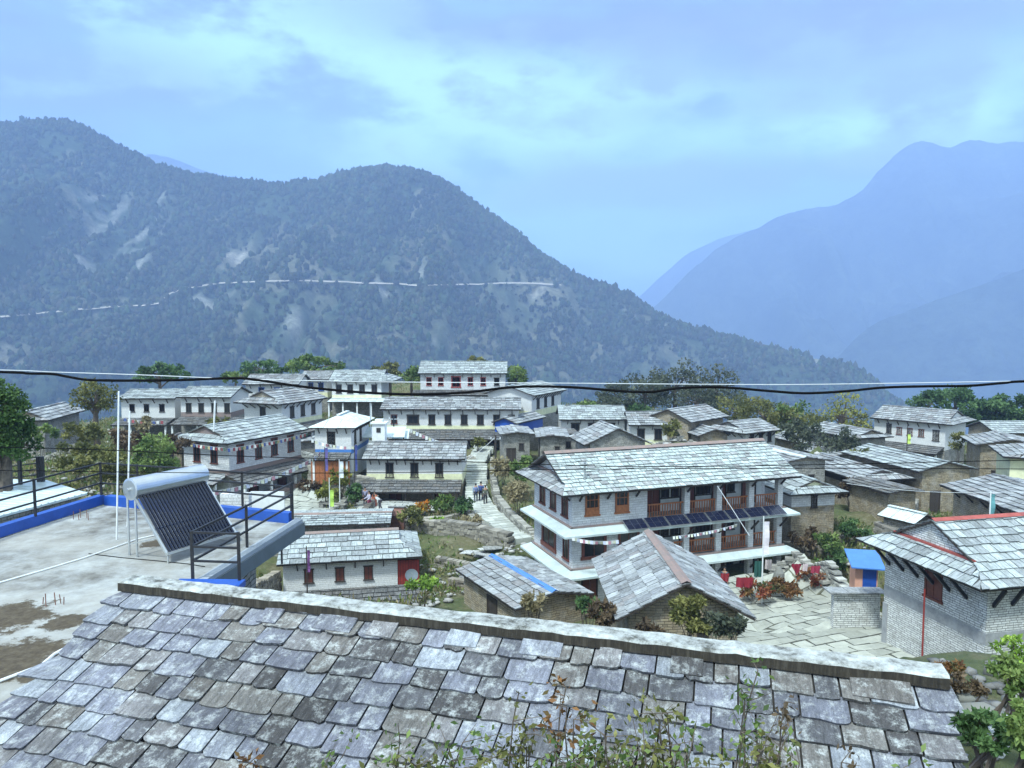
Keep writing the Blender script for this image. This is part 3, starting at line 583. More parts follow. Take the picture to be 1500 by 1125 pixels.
m = MB(); m.obox(O_, U_, N_, Zv, -.02, .3, -.28, .05, -2, 2.43); m.build('corner_post', M['concrete'], h6.root)
m = MB(); m.obox(O_, U_, N_, Zv, ln - .32, ln + .05, -.28, .05, -2, 2.43); m.build('corner_post', M['concrete'], h6.root)
for side in 'FL':
    Os, Us, Ns, ls = h6.SD[side]; o_ = .75 if side == 'F' else 1.1
    for i in range(int(ls / .95)):
        u = .3 + i * .95; m = MB(); m.beam(Os + Us * u + Zv * 4.45, Os + Us * u + Ns * o_ * .75 + Zv * 5.33, .12, .14); m.build('strut', M['black'], h6.root)
m = MB(); m.tube([O_ + U_ * (ln * .62) + N_ * 1.0 + Zv * -.5, O_ + U_ * (ln * .56) + N_ * .7 + Zv * 4.35], .04, 6); m.build('red_pole', M['red'], h6.root)

# ------------------------------------------------------------ the lodge
base = P(837, 905, 44.5); LZ = base.z = -17.25
LY = R(19.9); LL, LW = 15.7, 6.2
lodge = thing('lodge', 'three storey white stone lodge with verandas and solar panels, the largest building', 'lodge', base, LY)
LM = Matrix.Translation(base) @ Matrix.Rotation(LY, 4, 'Z'); FOOT.append((LM.inverted(), LL, LW))
for u, v in ((0, -1), (LL, -1), (LL / 2, 2), (0, LW), (LL, LW), (LL + 1, 0), (-1, 3)):
    q = LM @ Vector((u, v, 0)); CTRL.append((q.x, q.y, q.z))
X, Y, Z = Vector((1, 0, 0)), Vector((0, 1, 0)), Vector((0, 0, 1)); O0 = Vector((0, 0, 0))
F1, F2, FE = 2.55, 5.15, 7.75; VD = 1.9; VX = 5.2        # veranda depth, veranda starts at x
def lb(name, mat, *b):
    m = MB(); m.box(*b); return m.build(name, M[mat], lodge)
for z0, z1 in ((-1.5, F1), (F1, F2), (F2, FE)):
    lb('wall', 'white_rough', 0, 0, z0, VX, .3, z1); lb('wall', 'white_rough', 0, .3, z0, .3, LW, z1)
    lb('wall', 'white_rough', .3, LW - .3, z0, LL, LW, z1); lb('wall', 'white_rough', LL - .3, VD, z0, LL, LW - .3, z1)
    lb('veranda_wall', 'plaster', VX - .3, VD, z0, LL - .3, VD + .2, z1)
    lb('wall', 'white_rough', VX - .3, .3, z0, VX, VD, z1)
for zz in (F1, F2):
    lb('floor_slab', 'concrete', .31, .0 + .02, zz - .16, LL + .05, LW - .31, zz + .0)
    lb('floor_edge', 'pink', -.12, -.14, zz + .0, LL + .12, 0, zz + .1); lb('floor_edge', 'pink', -.14, -.14, zz + .003, 0, LW, zz + .103)
# sloping white pent strips round each floor
def pent(z, name='pent_roof', out=.78, dz=.26):
    m = MB()
    def strip(p, col=(1, 1, 1)):
        t = Vector((0, 0, -.05)); m.face(p); m.face([q + t for q in p][::-1])
        for i in range(4): m.face([p[i] + t, p[(i + 1) % 4] + t, p[(i + 1) % 4], p[i]])
    strip([Vector((-out, -out, z - dz)), Vector((LL + .8, -out, z - dz)), Vector((LL + .3, -.12, z)), Vector((-.12, -.12, z))])
    strip([Vector((-out, LW + .6, z - dz)), Vector((-out, -out, z - dz)), Vector((-.12, -.12, z)), Vector((-.12, LW + .3, z))])
    m.build(name, M['tin'], lodge)
    m = MB(); m.beam((-out, -out - .02, z - dz - .07), (LL + .8, -out - .02, z - dz - .07), .05, .12); m.beam((-out - .02, LW + .6, z - dz - .07), (-out - .02, -out, z - dz - .07), .05, .12)
    m.build('fascia', M['tin'], lodge)
pent(F2 + .0); pent(F1 + .0)
# posts, railings, doors of the verandas
px = [VX + 2.95, VX + 5.4, VX + 7.95, LL - .2]
for lvl, z0, z1 in ((0, -.5, F1 - .16), (1, F1, F2 - .16), (2, F2, FE)):
    for x in px: lb('veranda_post', 'white_rough', x - .2, .02, z0, x + .2, .4, z1)
    xs = [VX - .02] + px
    for i in range(4):
        a, b_ = xs[i] + .2, xs[i + 1] - .2
        if lvl > 0:
            m = MB(); m.box(a, .16, z0 + .92, b_, .24, z0 + 1.0); m.box(a, .17, z0 + .14, b_, .23, z0 + .2)
            k = a + .1
            while k < b_: m.box(k - .028, .18, z0 + .2, k + .028, .22, z0 + .92); k += .19
            m.build('railing', M['wood_orange'], lodge)
        xm = (a + b_) / 2
        door(lodge, Vector((xm, VD, z0 if lvl else 0)), X, -Y, 1.05, 2.05, 'wood_dark', 'wood_red')
        if i < 3:
            window(lodge, Vector((xm + .98, VD, (z0 if lvl else 0) + .9)), X, -Y, .62, 1.1, 'wood_dark')
            window(lodge, Vector((xm - .98, VD, (z0 if lvl else 0) + .9)), X, -Y, .62, 1.1, 'wood_dark')
        if lvl: 
            m = MB(); m.tube([(xm + .1, .9, z1 - .05), (xm + .1, .9, z1 - .4)], .012, 4); m.tube([(xm + .1, .9, z1 - .38), (xm + .1, .9, z1 - .62)], [.03, .12], 8); m.build('hanging_lamp', M['whitepaint'], lodge)
# windows upper front and left
for x in (1.35, 3.4):
    O = Vector((x, 0, F2 + .75)); w = window(lodge, O, X, -Y, .95, 1.6, 'wood_orange', lattice=True)
    m = MB(); m.obox(O, X, -Y, Z, -.45, .45, .06, .12, .02, .45); m.build('lower_panel', M['wood_orange'], w)
for x in (1.5,): window(lodge, Vector((x, 0, F1 + .75)), X, -Y, 1.7, 1.35, 'wood_red')
window(lodge, Vector((3.9, 0, F1 + .8)), X, -Y, 1.5, 1.3, 'wood_red')
door(lodge, Vector((1.2, 0, 0)), X, -Y, .95, 2.0, 'wood_dark', 'wood_red'); window(lodge, Vector((3.2, 0, .9)), X, -Y, 1.0, 1.1, 'wood_dark')
for y in (1.05, 2.9, 4.7): window(lodge, Vector((0, y, F2 + .55)), -Y, -X, .95, 1.65, 'wood_red', lattice=True)
window(lodge, Vector((0, 3.6, F1 + .6)), -Y, -X, 2.4, 1.45, 'wood_red'); window(lodge, Vector((0, .85, F1 + .5)), -Y, -X, .9, 1.6, 'wood_red')
door(lodge, Vector((0, 4.1, .0)), -Y, -X, 1.1, 1.95, 'wood_red', 'wood_red'); door(lodge, Vector((0, 1.2, .0)), -Y, -X, 1.0, 1.9, 'wood_dark', 'black')
m = MB(); m.face([(-1.0, 3.1, 1.75), (-1.0, 1.6, 1.75), (-.02, 1.6, 2.15), (-.02, 3.1, 2.15)]); m.face([(-1.0, 3.1, 1.72), (-.02, 3.1, 2.12), (-.02, 1.6, 2.12), (-1.0, 1.6, 1.72)]); m.face([(-1.0, 3.1, 1.5), (-1.0, 1.6, 1.5), (-1.0, 1.6, 1.75), (-1.0, 3.1, 1.75)]); m.build('awning', M['red'], lodge)
# struts
for x in [.5, 2.4, 4.4] + px:
    for z in (FE,) + ((F2 - .3, F1 - .3) if x > 5 else ()):
        m = MB(); m.beam((x, -.02, z - .95), (x, -.75, z - .22), .09, .1); m.build('strut', M['wood_dark'], lodge)
for y in (.3, 2.0, 3.8, 5.6):
    m = MB(); m.beam((-.02, y, FE - .95), (-.75, y, FE - .22), .09, .1); m.build('strut', M['wood_dark'], lodge)
# roof
PAL['lodge'] = [(.46, .54, .53), (.54, .61, .60), (.41, .48, .48), (.50, .57, .56), (.27, .28, .29), (.45, .52, .52), (.38, .44, .44), (.24, .22, .23)]
ov = .95; tp = .46; c = 1 / math.hypot(1, tp); s = tp * c; zE = FE - ov * tp + .08; Lv = (LW / 2 + ov) / c
vs = .62 / s; yt = vs * c; sk = 1.05
eL = lambda v: (-sk + (sk - .25) * v / vs) if v < vs else -.55
roof = MB(); dk = MB(); ro_x = LL + .7
slates(roof, Vector((0, -ov, zE)), X, Vector((0, c, s)), Lv, eL, lambda v: ro_x, .37, (.35, .62), .045, 'lodge', 101)
slates(roof, Vector((LL, LW + ov, zE)), -X, Vector((0, -c, s)), Lv, lambda v: -.7, lambda v: LL - eL(v), .37, (.35, .62), .035, 'pale', 102)
for va, vb in ((0, vs * .999), (vs, Lv)):
    deck(dk, Vector((0, -ov, zE)) + Vector((0, c, s)) * va, X, Vector((0, c, s)), vb - va, lambda v, w=va: eL(v + w * 1.0001), lambda v: ro_x, .09)
    deck(dk, Vector((LL, LW + ov, zE)) + Vector((0, -c, s)) * va, -X, Vector((0, -c, s)), vb - va, lambda v: -.7, lambda v, w=va: LL - eL(v + w * 1.0001), .09)
hz = vs * s; ln_ = math.hypot(sk - .02, hz); Vv = Vector((sk - .02, 0, hz)) / ln_; Oo = Vector((-sk, LW + ov, zE)); Wt = LW + 2 * ov
slates(roof, Oo, -Y, Vv, ln_, lambda v: yt * v / ln_, lambda v: Wt - yt * v / ln_, .4, (.35, .6), .035, 'mid', 103)
deck(dk, Oo, -Y, Vv, ln_, lambda v: yt * v / ln_, lambda v: Wt - yt * v / ln_, .09)
rf = roof.build('roof', M['slate'], lodge); dk.build('roof_boards', M['wood_dark'], rf)
zr = FE + LW / 2 * tp
m = MB(); m.beam((-.02, LW + ov - yt, zE + hz + .08), (-.02, -ov + yt, zE + hz + .08), .22, .1); m.build('skirt_cap', M['pink'], rf)
m = MB()
for sy in (-1, 1):
    q = [Vector((-.6, LW / 2, zr + .28)), Vector((-.6, LW / 2 + sy * .28, zr + .13)), Vector((ro_x, LW / 2 + sy * .28, zr + .13)), Vector((ro_x, LW / 2, zr + .28))]
    m.face(q if sy < 0 else q[::-1])
m.build('ridge_cap', M['pink'], rf)
for gx, sg in ((.02, -1), (LL - .3, 1)):
    m = MB(); q = [(gx, 0, FE), (gx, LW, FE), (gx, LW / 2, zr)]; q2 = [(x + .25, y, z) for x, y, z in q]; m.face(q[::-1]); m.face(q2)
    for k in range(3): m.face([q[k], q[(k + 1) % 3], q2[(k + 1) % 3], q2[k]])
    m.build('gable_wall', M['white_rough'], lodge)
m = MB(); m.tube([(1.0, .35, FE + .3), (1.0, .35, FE + 1.35)], .07, 8); m.build('flue', M['steel'], lodge)
# solar panels: eight separate things on the pent strip
for k in range(8):
    t = thing('solar_collector', ('black panel on the lodge pent roof, ' + ('leftmost of its row of eight', 'second from the left in its row of eight', 'third from the left in its row of eight', 'fourth from the left in its row of eight', 'fourth from the right in its row of eight', 'third from the right in its row of eight', 'second from the right in its row of eight', 'rightmost of its row of eight')[k]), 'solar panel',
              LM @ Vector((3.35 + k * 1.5, -.98, F2 - .2)), LY, 'solar panels on the lodge')
    U = X; V = Vector((0, .86, .42)).normalized(); Nn = U.cross(V)
    m = MB(); m.obox(O0, U, V, Nn, 0, 1.43, 0, .98, 0, .035); m.build('frame', M['steel'], t)
    m = MB()
    for a in range(3):
        for b_ in range(2): m.obox(O0, U, V, Nn, .03 + a * .46, .03 + a * .46 + .445, .03 + b_ * .465, .03 + b_ * .465 + .455, .036, .041)
    m.build('cells', M['pv'], t)
# ------------------------------------------------------------ terrain of the village
EX = [(708, 655, 80), (698, 680, 74), (697, 705, 69.5), (700, 735, 64), (715, 755, 60), (745, 778, 56), (775, 795, 52), (1150, 900, 43), (1110, 935, 40), (1270, 945, 36.5), (1230, 905, 39.5), (430, 745, 62), (500, 740, 64),
      (560, 745, 61), (700, 830, 50), (650, 790, 53), (600, 780, 55), (760, 800, 50), (900, 1010, 24), (960, 960, 27), (800, 960, 27), 
      (1450, 1080, 10), (1440, 1010, 16), (1480, 985, 20), (1560, 1000, 20), (1440, 985, 26), (1370, 975, 28), (750, 695, 70), (790, 715, 65), (1250, 760, 52), (1290, 800, 47), (1330, 760, 52), (1220, 830, 46), (1180, 800, 48), (1280, 740, 56),
      (230, 700, 50), (150, 710, 48), (230, 650, 64), (150, 660, 60), (60, 690, 52), (1200, 650, 68), (1180, 620, 85), (1000, 645, 76), (650, 655, 78), (420, 640, 74), (320, 630, 80),
      (900, 610, 95), (1250, 640, 80), (20, 650, 85), (100, 640, 85)]
EXZ = [(0, 0, -1.75), (0, 3, -3.3), (4, 3, -3.3), (-4, 3, -3.4), (1, 6, -6.5), (4, 6.5, -6), (7, 5, -4.6), (-3, 6.5, -6.5), (-9, 4, -7), (-8, 8, -9), (-10, 16, -9.5), (-4, 16, -10), (0, 8.5, -8), (4, 12, -8.5), (-20, 15, -12), (-30, 22, -14), (-9, 28, -14.5), (-18, 36, -14.5), (-16, 26, -12), (-30, 40, -14), (20, 12, -8), (14, 12, -7.6), (28, 24, -9), (30, 32, -10.5),
       (-8, 30, -15.5), (-11, 36, -16), (-4, 32, -15.5), (-14, 40, -15.5), (-9, 24, -14), (-60, 60, -14), (-60, 90, -14), (60, 60, -12), (75, 95, -17), (70, 120, -24), (40, 118, -18), (10, 125, -13), (20, 100, -11), (45, 100, -15), (-15, 125, -9), (-40, 120, -10), (-70, 120, -16)]
for a in EX: q = P(*a); CTRL.append((q.x, q.y, q.z))
CTRL += EXZ
CTRL += [(x, y, -15.95 - .10 * (y - 36.5) - .05 * (17.4 - x)) for x in range(11, 22, 2) for y in range(35, 49, 2) if not (y > 38 + (x - 8) * .8)]
CTRL += [tuple(PZ(x, y, -15.2)[:2]) + (-15.2,) for x in range(400, 500, 20) for y in (705, 720, 740, 765)]
CT_ = np.array(CTRL, float)
def ground(x, y):
    x = np.atleast_1d(np.asarray(x, float)); y = np.atleast_1d(np.asarray(y, float)); out = np.empty(x.shape)
    xf, yf = x.ravel(), y.ravel(); o = np.empty(len(xf))
    for i in range(0, len(xf), 20000):
        dx = xf[i:i + 20000, None] - CT_[None, :, 0]; dy = yf[i:i + 20000, None] - CT_[None, :, 1]
        w = 1 / (dx * dx + dy * dy + .6) ** 1.9
        o[i:i + 20000] = (w * CT_[None, :, 2]).sum(1) / w.sum(1)
    edge = 128 - 22 * np.clip((-xf - 25) / 40, 0, 1.4) - 10 * np.clip((xf - 50) / 40, 0, 1.5)
    o -= .62 * np.maximum(yf - edge, 0)
    o -= .35 * np.maximum(np.abs(xf) - 95, 0)
    return o.reshape(x.shape)
def g1(x, y): return float(ground([x], [y])[0])

def vnoise(x, y, seed):
    r = np.random.RandomState(seed); T = r.rand(256, 256)
    xi = np.floor(x).astype(int); yi = np.floor(y).astype(int); fx = x - xi; fy = y - yi
    fx = fx * fx * (3 - 2 * fx); fy = fy * fy * (3 - 2 * fy)
    a = T[xi & 255, yi & 255]; b = T[(xi + 1) & 255, yi & 255]; c = T[xi & 255, (yi + 1) & 255]; d = T[(xi + 1) & 255, (yi + 1) & 255]
    return (a * (1 - fx) + b * fx) * (1 - fy) + (c * (1 - fx) + d * fx) * fy
def fbm(x, y, seed, o=5, g=.5):
    s = 0; a = 1; t = 0
    for i in range(o): s = s + a * vnoise(x * 2 ** i + 17 * i, y * 2 ** i + 31 * i, seed + i); t += a; a *= g
    return s / t
def grid_faces(nx, ny):
    i = np.arange(nx * ny).reshape(ny, nx); return np.stack([i[:-1, :-1], i[:-1, 1:], i[1:, 1:], i[1:, :-1]], -1).reshape(-1, 4)

def ground_material():
    m, n, l, b = new_mat('hillside_ground')
    v = coords(n, l); f = noise(n, l, v, .35, 8, .7); f2 = noise(n, l, v, 2.5, 8, .75); f3 = noise(n, l, v, 9, 6, .8)
    c = ramp(n, l, f2, [(.3, (.10, .085, .05)), (.5, (.15, .14, .07)), (.7, (.24, .22, .15))])
    c = mix(n, l, ramp(n, l, f, [(.42, 0.), (.55, 1.)]), c, ramp(n, l, f2, [(.3, (.05, .075, .025)), (.7, (.13, .15, .055))]))
    c = mix(n, l, ramp(n, l, f3, [(.62, 0.), (.7, .7)]), c, (.36, .35, .32))
    l.new(c, b.inputs['Base Color']); b.inputs['Roughness'].default_value = .95
    bump(n, l, f3, b, 1.0, .12); return m
M['ground'] = ground_material()
nx, ny = 300, 240
gx, gy = np.meshgrid(np.linspace(-150, 160, nx), np.concatenate([np.linspace(-6, 130, 190), np.linspace(132, 330, 50)]))
gz = ground(gx, gy) + (fbm(gx * .35, gy * .35, 3) - .5) * .5 - .05
o = fast_mesh('ground', np.stack([gx, gy, gz], -1).reshape(-1, 3), grid_faces(nx, ny), None, M['ground'], True); struct(o)

# ------------------------------------------------------------ mountains
def hill_material(name, fine):
    m, n, l, b = new_mat(name); a = n.new('ShaderNodeVertexColor'); a.layer_name = 'Col'
    v = coords(n, l); f = noise(n, l, v, fine, 8, .8)
    c = mix(n, l, 1., a.outputs['Color'], ramp(n, l, f, [(.3, .45), (.7, 1.5)]), 'MULTIPLY')
    l.new(c, b.inputs['Base Color']); b.inputs['Roughness'].default_value = 1.0; b.inputs['Specular IOR Level'].default_value = .1
    bump(n, l, f, b, 1.0, .4 / fine); return m
def ridge_fn(pts, yr):
    px = np.array([p[0] for p in pts], float); py = np.array([p[1] for p in pts], float)
    ypx = np.array([q[0] for q in yr], float); yy = np.array([q[1] for q in yr], float)
    def fn(X):
        # along X: ridge depth and ridge height, from the column where that ridge stands
        cols = np.linspace(px[0], px[-1], 1200); dep = np.interp(cols, ypx, yy); Xc = (cols - PX0) / F * (dep * CT + 0)
        pyc = np.interp(cols, px, py); b = (PY0 - pyc) / F; zc = dep * (-ST + b * CT) / (CT + b * ST)
        Xc = (cols - PX0) / F * dep / (CT + b * ST)
        o = np.argsort(Xc); return np.interp(X, Xc[o], dep[o]), np.interp(X, Xc[o], zc[o])
    return fn
NEAR = [(-700, 330), (-400, 250), (-200, 215), (0, 186), (30, 181), (60, 178), (100, 179), (125, 188), (150, 202), (200, 228), (230, 243), (260, 252), (330, 264), (400, 270), (460, 267), (490, 258), (520, 251), (560, 247), (600, 249), (640, 259), (660, 272), (690, 296), (715, 312), (740, 328), (765, 348),
        (790, 372), (815, 386), (840, 402), (870, 415), (900, 424), (930, 438), (960, 458), (1000, 476), (1050, 490), (1100, 503), (1150, 516), (1200, 524), (1230, 532), (1255, 545), (1275, 556), (1300, 578), (1330, 600), (1370, 640), (1500, 760), (1700, 900)]
near = ridge_fn(NEAR, [(-700, 1500), (0, 1550), (600, 1650), (1000, 1450), (1300, 1200), (1700, 1100)])
def near_z(x, y, seed=5):
    yr, zr = near(x); d = yr - y
    base = np.where(d > 0, zr - .58 * d + .00006 * d * d, zr + .5 * d)
    warp = 60 * (fbm(x * .004, y * .002, 40) - .5)
    r = np.abs(fbm((x + warp) * .0075, y * .0016, 20, 4) - .5) * 2
    r2 = np.abs(fbm((x + warp) * .022, y * .006, 25, 4) - .5) * 2
    k = np.clip(np.abs(d) / 160, .0, 1)
    z = base + k * (r * 130 - 55) + np.clip(np.abs(d) / 60, .12, 1) * (r2 * 26 - 10) + (fbm(x * .05, y * .05, 30, 4) - .5) * 7
    return z
def ray_near(px, py):
    """where the line of sight to that part of the photograph meets the near mountain"""
    ys = np.arange(420, 1800, 3.0); a = (px - PX0) / F; b = (PY0 - py) / F; k = ys / (CT + b * ST)
    xs = a * k; zs = (-ST + b * CT) * k; g = near_z(xs, ys); hit = np.nonzero(g >= zs)[0]
    if not len(hit): return None
    i = hit[0]; return (xs[i], ys[i], float(near_z(np.array([xs[i]]), np.array([ys[i]]))[0]))
nx, ny = 620, 420
gx, gy = np.meshgrid(np.linspace(-2100, 1100, nx), np.linspace(300, 1950, ny))
gz = np.maximum(near_z(gx, gy), -520)
cN = fbm(gx * .012, gy * .012, 50, 6); cF = fbm(gx * .05, gy * .05, 60, 5)
forest = np.stack([.028 + .03 * cF, .045 + .042 * cF, .026 + .024 * cF], -1)
field = np.stack([.20 + .14 * cF, .18 + .12 * cF, .13 + .10 * cF], -1); rock = np.array([.62, .60, .57]) * (0.35 + .8 * cF[..., None])
fb = (gx, gy)
def patch(px, py, rx, ry):
    h = ray_near(px, py)
    if h is None: return 0
    return np.exp(-(((gx - h[0]) / rx) ** 2 + ((gy - h[1]) / ry) ** 2))
fm = np.clip((cN - .56) * 12, 0, 1) * .35
for p in [(600, 380, 160, 100), (350, 385, 110, 70), (800, 420, 90, 60), (900, 450, 120, 60), (960, 500, 80, 60), (460, 400, 100, 60), (880, 520, 70, 60), (650, 400, 130, 50), (20, 540, 80, 60), (560, 470, 110, 50)]:
    fm = np.maximum(fm, patch(*p) * np.clip((cN - .36) * 7, 0, 1) * .42)
rk = np.zeros_like(gx); st = fbm(gx * .07, gy * .012, 70, 4)
for p in [(175, 330, 45, 70), (150, 290, 18, 70), (210, 350, 40, 70), (225, 300, 22, 40), (200, 395, 14, 50), (120, 382, 20, 16), (300, 445, 50, 14), (345, 380, 30, 30), (480, 475, 14, 40), (430, 470, 16, 30), (560, 425, 40, 14), (615, 405, 12, 30), (5, 490, 20, 50), (920, 470, 16, 40), (790, 425, 14, 26), (600, 500, 14, 30), (500, 500, 10, 20), (640, 490, 10, 20), (310, 480, 10, 26), (1000, 560, 10, 30), (975, 480, 10, 14), (1195, 528, 10, 16)]:
    rk = np.maximum(rk, patch(*p) * np.clip((st - .5) * 14, 0, 1))
FM, RK = fm, rk
cols = forest * (1 - fm[..., None]) + field * fm[..., None]; cols = cols * (1 - rk[..., None] * .38) + rock * rk[..., None] * .38
M['hill'] = hill_material('forested_slope', .12)
o = fast_mesh('mountain', np.stack([gx, gy, gz], -1).reshape(-1, 3), grid_faces(nx, ny), cols.reshape(-1, 3), M['hill'], True); struct(o)

# trees standing on the near mountain: one uncountable wood
rs = np.random.RandomState(4); n_t = 46000
tx = rs.uniform(-1500, 900, n_t * 3); yr, zr = near(tx); ty = yr - rs.uniform(-25, 1000, n_t * 3) ** 1.0
on_ridge = rs.rand(n_t * 3) < .12; ty = np.where(on_ridge, yr + rs.uniform(-30, 12, n_t * 3), ty)
dens = fbm(tx * .01, ty * .01, 50, 5); keep = (rs.rand(n_t * 3) < np.clip((.68 - dens) * 4, .1, 1)) | on_ridge
vis = (np.abs(tx / ty * F) < 820) & (ty > 430)
ii = np.clip(((tx + 2100) / 3200 * (nx - 1)).astype(int), 0, nx - 1); jj = np.clip(((ty - 300) / 1650 * (ny - 1)).astype(int), 0, ny - 1); keep &= (rs.rand(n_t * 3) > FM[jj, ii] * 1.25) & (rs.rand(n_t * 3) > RK[jj, ii] * 1.6)
tx, ty, on_ridge = tx[keep & vis][:n_t], ty[keep & vis][:n_t], on_ridge[keep & vis][:n_t]
tz = near_z(tx, ty)
ico = np.array([(0, 0, 1), (.894, 0, .447), (.276, .851, .447), (-.724, .526, .447), (-.724, -.526, .447), (.276, -.851, .447), (.724, .526, -.447), (-.276, .851, -.447), (-.894, 0, -.447), (-.276, -.851, -.447), (.724, -.526, -.447), (0, 0, -1)])
icf = np.array([(0, 1, 2), (0, 2, 3), (0, 3, 4), (0, 4, 5), (0, 5, 1), (1, 6, 2), (2, 7, 3), (3, 8, 4), (4, 9, 5), (5, 10, 1), (2, 6, 7), (3, 7, 8), (4, 8, 9), (5, 9, 10), (1, 10, 6)])
nt = len(tx); rr = rs.uniform(1.8, 5.2, nt) * np.where(on_ridge, .8, 1); hh = rr * rs.uniform(.9, 1.9, nt)
V_ = ico[None, :, :] * (1 + rs.uniform(-.3, .3, (nt, 12, 1))); V_ = V_ * np.stack([rr, rr, hh], -1)[:, None, :]; V_[:, :, 0] += tx[:, None]; V_[:, :, 1] += ty[:, None]; V_[:, :, 2] += (tz + hh * .75)[:, None]
Fc = (icf[None] + (np.arange(nt) * 12)[:, None, None]).reshape(-1, 3)
lf = fbm(tx * .006, ty * .006, 140, 4); sh = (rs.uniform(.5, 1.4, nt) * (.35 + 1.3 * lf))[:, None] * np.stack([rs.uniform(.032, .05, nt), rs.uniform(.045, .062, nt), rs.uniform(.026, .036, nt)], -1)
o = fast_mesh('forest', V_.reshape(-1, 3), Fc, np.repeat(sh, 12, 0), M['hill'], False)
stuff(o, 'dark forest covering the mountain across the valley', 'forest')

# the dirt road across the slope
def ribbon(name, pts, w, mat, lift=1.0):
    vs = []
    for i, p in enumerate(pts):
        q0 = Vector(pts[max(i - 1, 0)]); q1 = Vector(pts[min(i + 1, len(pts) - 1)]); d = (q1 - q0); d.z = 0; d.normalize(); n = Vector((-d.y, d.x, 0))
        c = Vector(p); vs += [tuple(c - n * w / 2 + Vector((0, 0, lift - w * .35))), tuple(c + n * w / 2 + Vector((0, 0, lift + w * .12)))]
    k = len(pts); fc = np.array([(2 * i, 2 * i + 2, 2 * i + 3, 2 * i + 1) for i in range(k - 1)]); return struct(fast_mesh(name, np.array(vs), fc, None, mat))
M['road'] = m_paint('dirt_road', (.40, .37, .33), .95, .4, .05)
RD = [(-30, 478), (0, 472), (40, 469), (75, 464), (120, 461), (165, 457), (205, 454), (238, 450), (248, 436), (270, 430), (300, 424), (340, 420), (380, 419), (430, 418), (480, 419), (520, 420), (560, 421), (600, 424), (650, 424), (700, 422), (750, 420), (790, 421), (830, 424)]
pts = []
for i in range(len(RD) - 1):
    for t in np.linspace(0, 1, 8, endpoint=False):
        h_ = ray_near(RD[i][0] + (RD[i + 1][0] - RD[i][0]) * t, RD[i][1] + (RD[i + 1][1] - RD[i][1]) * t + random.Random(i * 9 + t).uniform(-1, 1))
        if h_: pts.append(h_)
pa_ = np.array(pts); ker = np.ones(5) / 5
for k in range(3): pa_[:, k] = np.convolve(np.pad(pa_[:, k], 2, 'edge'), ker, 'valid')
ribbon('road', [tuple(q) for q in pa_], 5.0, M['road'], 7.0)

def far_mountain(name, pts, yr, slope, x0, x1, y0, y1, nx, ny, amp, seed, col):
    fn = ridge_fn(pts, [(-2000, yr), (4000, yr)]); gx, gy = np.meshgrid(np.linspace(x0, x1, nx), np.linspace(y0, y1, ny)); r_, z_ = fn(gx); d = r_ - gy
    z = np.where(d > 0, z_ - slope * d, z_ + .6 * d); k = np.clip(np.abs(d) / 600, .02, 1)
    z = z + k * amp * 1.6 * (np.abs(fbm(gx * .0028, gy * .0008, seed, 5) - .5) * 2 - .3) + amp * .09 * (fbm(gx * .012, gy * .02, seed + 9, 4) - .5)
    f = fbm(gx * .006, gy * .006, seed + 3, 5); c = np.array(col)[None, None] * (.5 + f[..., None])
    return struct(fast_mesh(name, np.stack([gx, gy, np.maximum(z, -700)], -1).reshape(-1, 3), grid_faces(nx, ny), c.reshape(-1, 3), M['hillfar'], True))
M['hillfar'] = hill_material('distant_slope', .02)
far_mountain('mountain', [(700, 900), (860, 560), (900, 520), (930, 480), (960, 447), (990, 418), (1020, 388), (1050, 362), (1080, 343), (1115, 328), (1150, 315), (1190, 306), (1230, 298), (1262, 280), (1290, 248), (1310, 228), (1335, 211), (1350, 207), (1390, 214), (1420, 205), (1460, 209), (1500, 208), (1700, 190), (2300, 160)], 3800, .66, 150, 4200, 1900, 4500, 300, 240, 330, 80, (.06, .075, .06))
far_mountain('mountain', [(1000, 1000), (1100, 640), (1180, 585), (1225, 525), (1260, 490), (1285, 473), (1330, 455), (1400, 432), (1500, 395), (1700, 330), (2300, 240)], 2500, .7, 700, 3000, 1400, 3100, 220, 180, 200, 90, (.05, .065, .05))
far_mountain('mountain', [(500, 700), (780, 560), (860, 500), (920, 450), (960, 410), (1000, 375), (1050, 350), (1100, 335), (1300, 280), (1600, 250)], 5600, .6, -1300, 4500, 4200, 6200, 120, 60, 260, 100, (.05, .065, .05))
far_mountain('mountain', [(-200, 330), (100, 270), (180, 240), (215, 226), (245, 228), (290, 246), (350, 268), (450, 300), (620, 380), (700, 520), (760, 700), (900, 900)], 4200, .6, -4200, 200, 3200, 4800, 120, 60, 200, 110, (.05, .065, .05))
# a low valley floor far beneath everything, out to the horizon
gv = MB(); gv.face([(-6400, -390, -540), (6400, -390, -540), (6400, 6500, -540), (-6400, 6500, -540)]); o = gv.build('valley_floor', M['ground']); struct(o)
# ------------------------------------------------------------ our own roof below the viewpoint
PAL['near'] = [(.27, .28, .33), (.35, .37, .42), (.20, .205, .235), (.22, .205, .19), (.12, .115, .115), (.27, .255, .235), (.42, .45, .49), (.16, .16, .17), (.25, .255, .30), (.29, .28, .28), (.29, .30, .35)]
ra = P(188, 861, 9.0); rb = PZ(1378, 1000, ra.z); PAL['near'] = [(c_[0] * .66, c_[1] * .67, c_[2] * .70) for c_ in PAL['near']]; rd = rb - ra; rL = rd.length; rd.normalize(); rn = Vector((-rd.y, rd.x, 0))
house_n = thing('stone_house', 'nearest building, its big weathered slate roof and concrete ridge fill the bottom of the view', 'house', Vector((ra.x, ra.y, ra.z - 3.4)), math.atan2(rd.y, rd.x))
nc, ns = math.cos(R(22)), math.sin(R(22)); X, Y, Z = Vector((1, 0, 0)), Vector((0, 1, 0)), Vector((0, 0, 1))
LvN = 4.1; Vn = Vector((0, nc, ns)); On = Vector((0, 0, 3.4)) - Vn * LvN
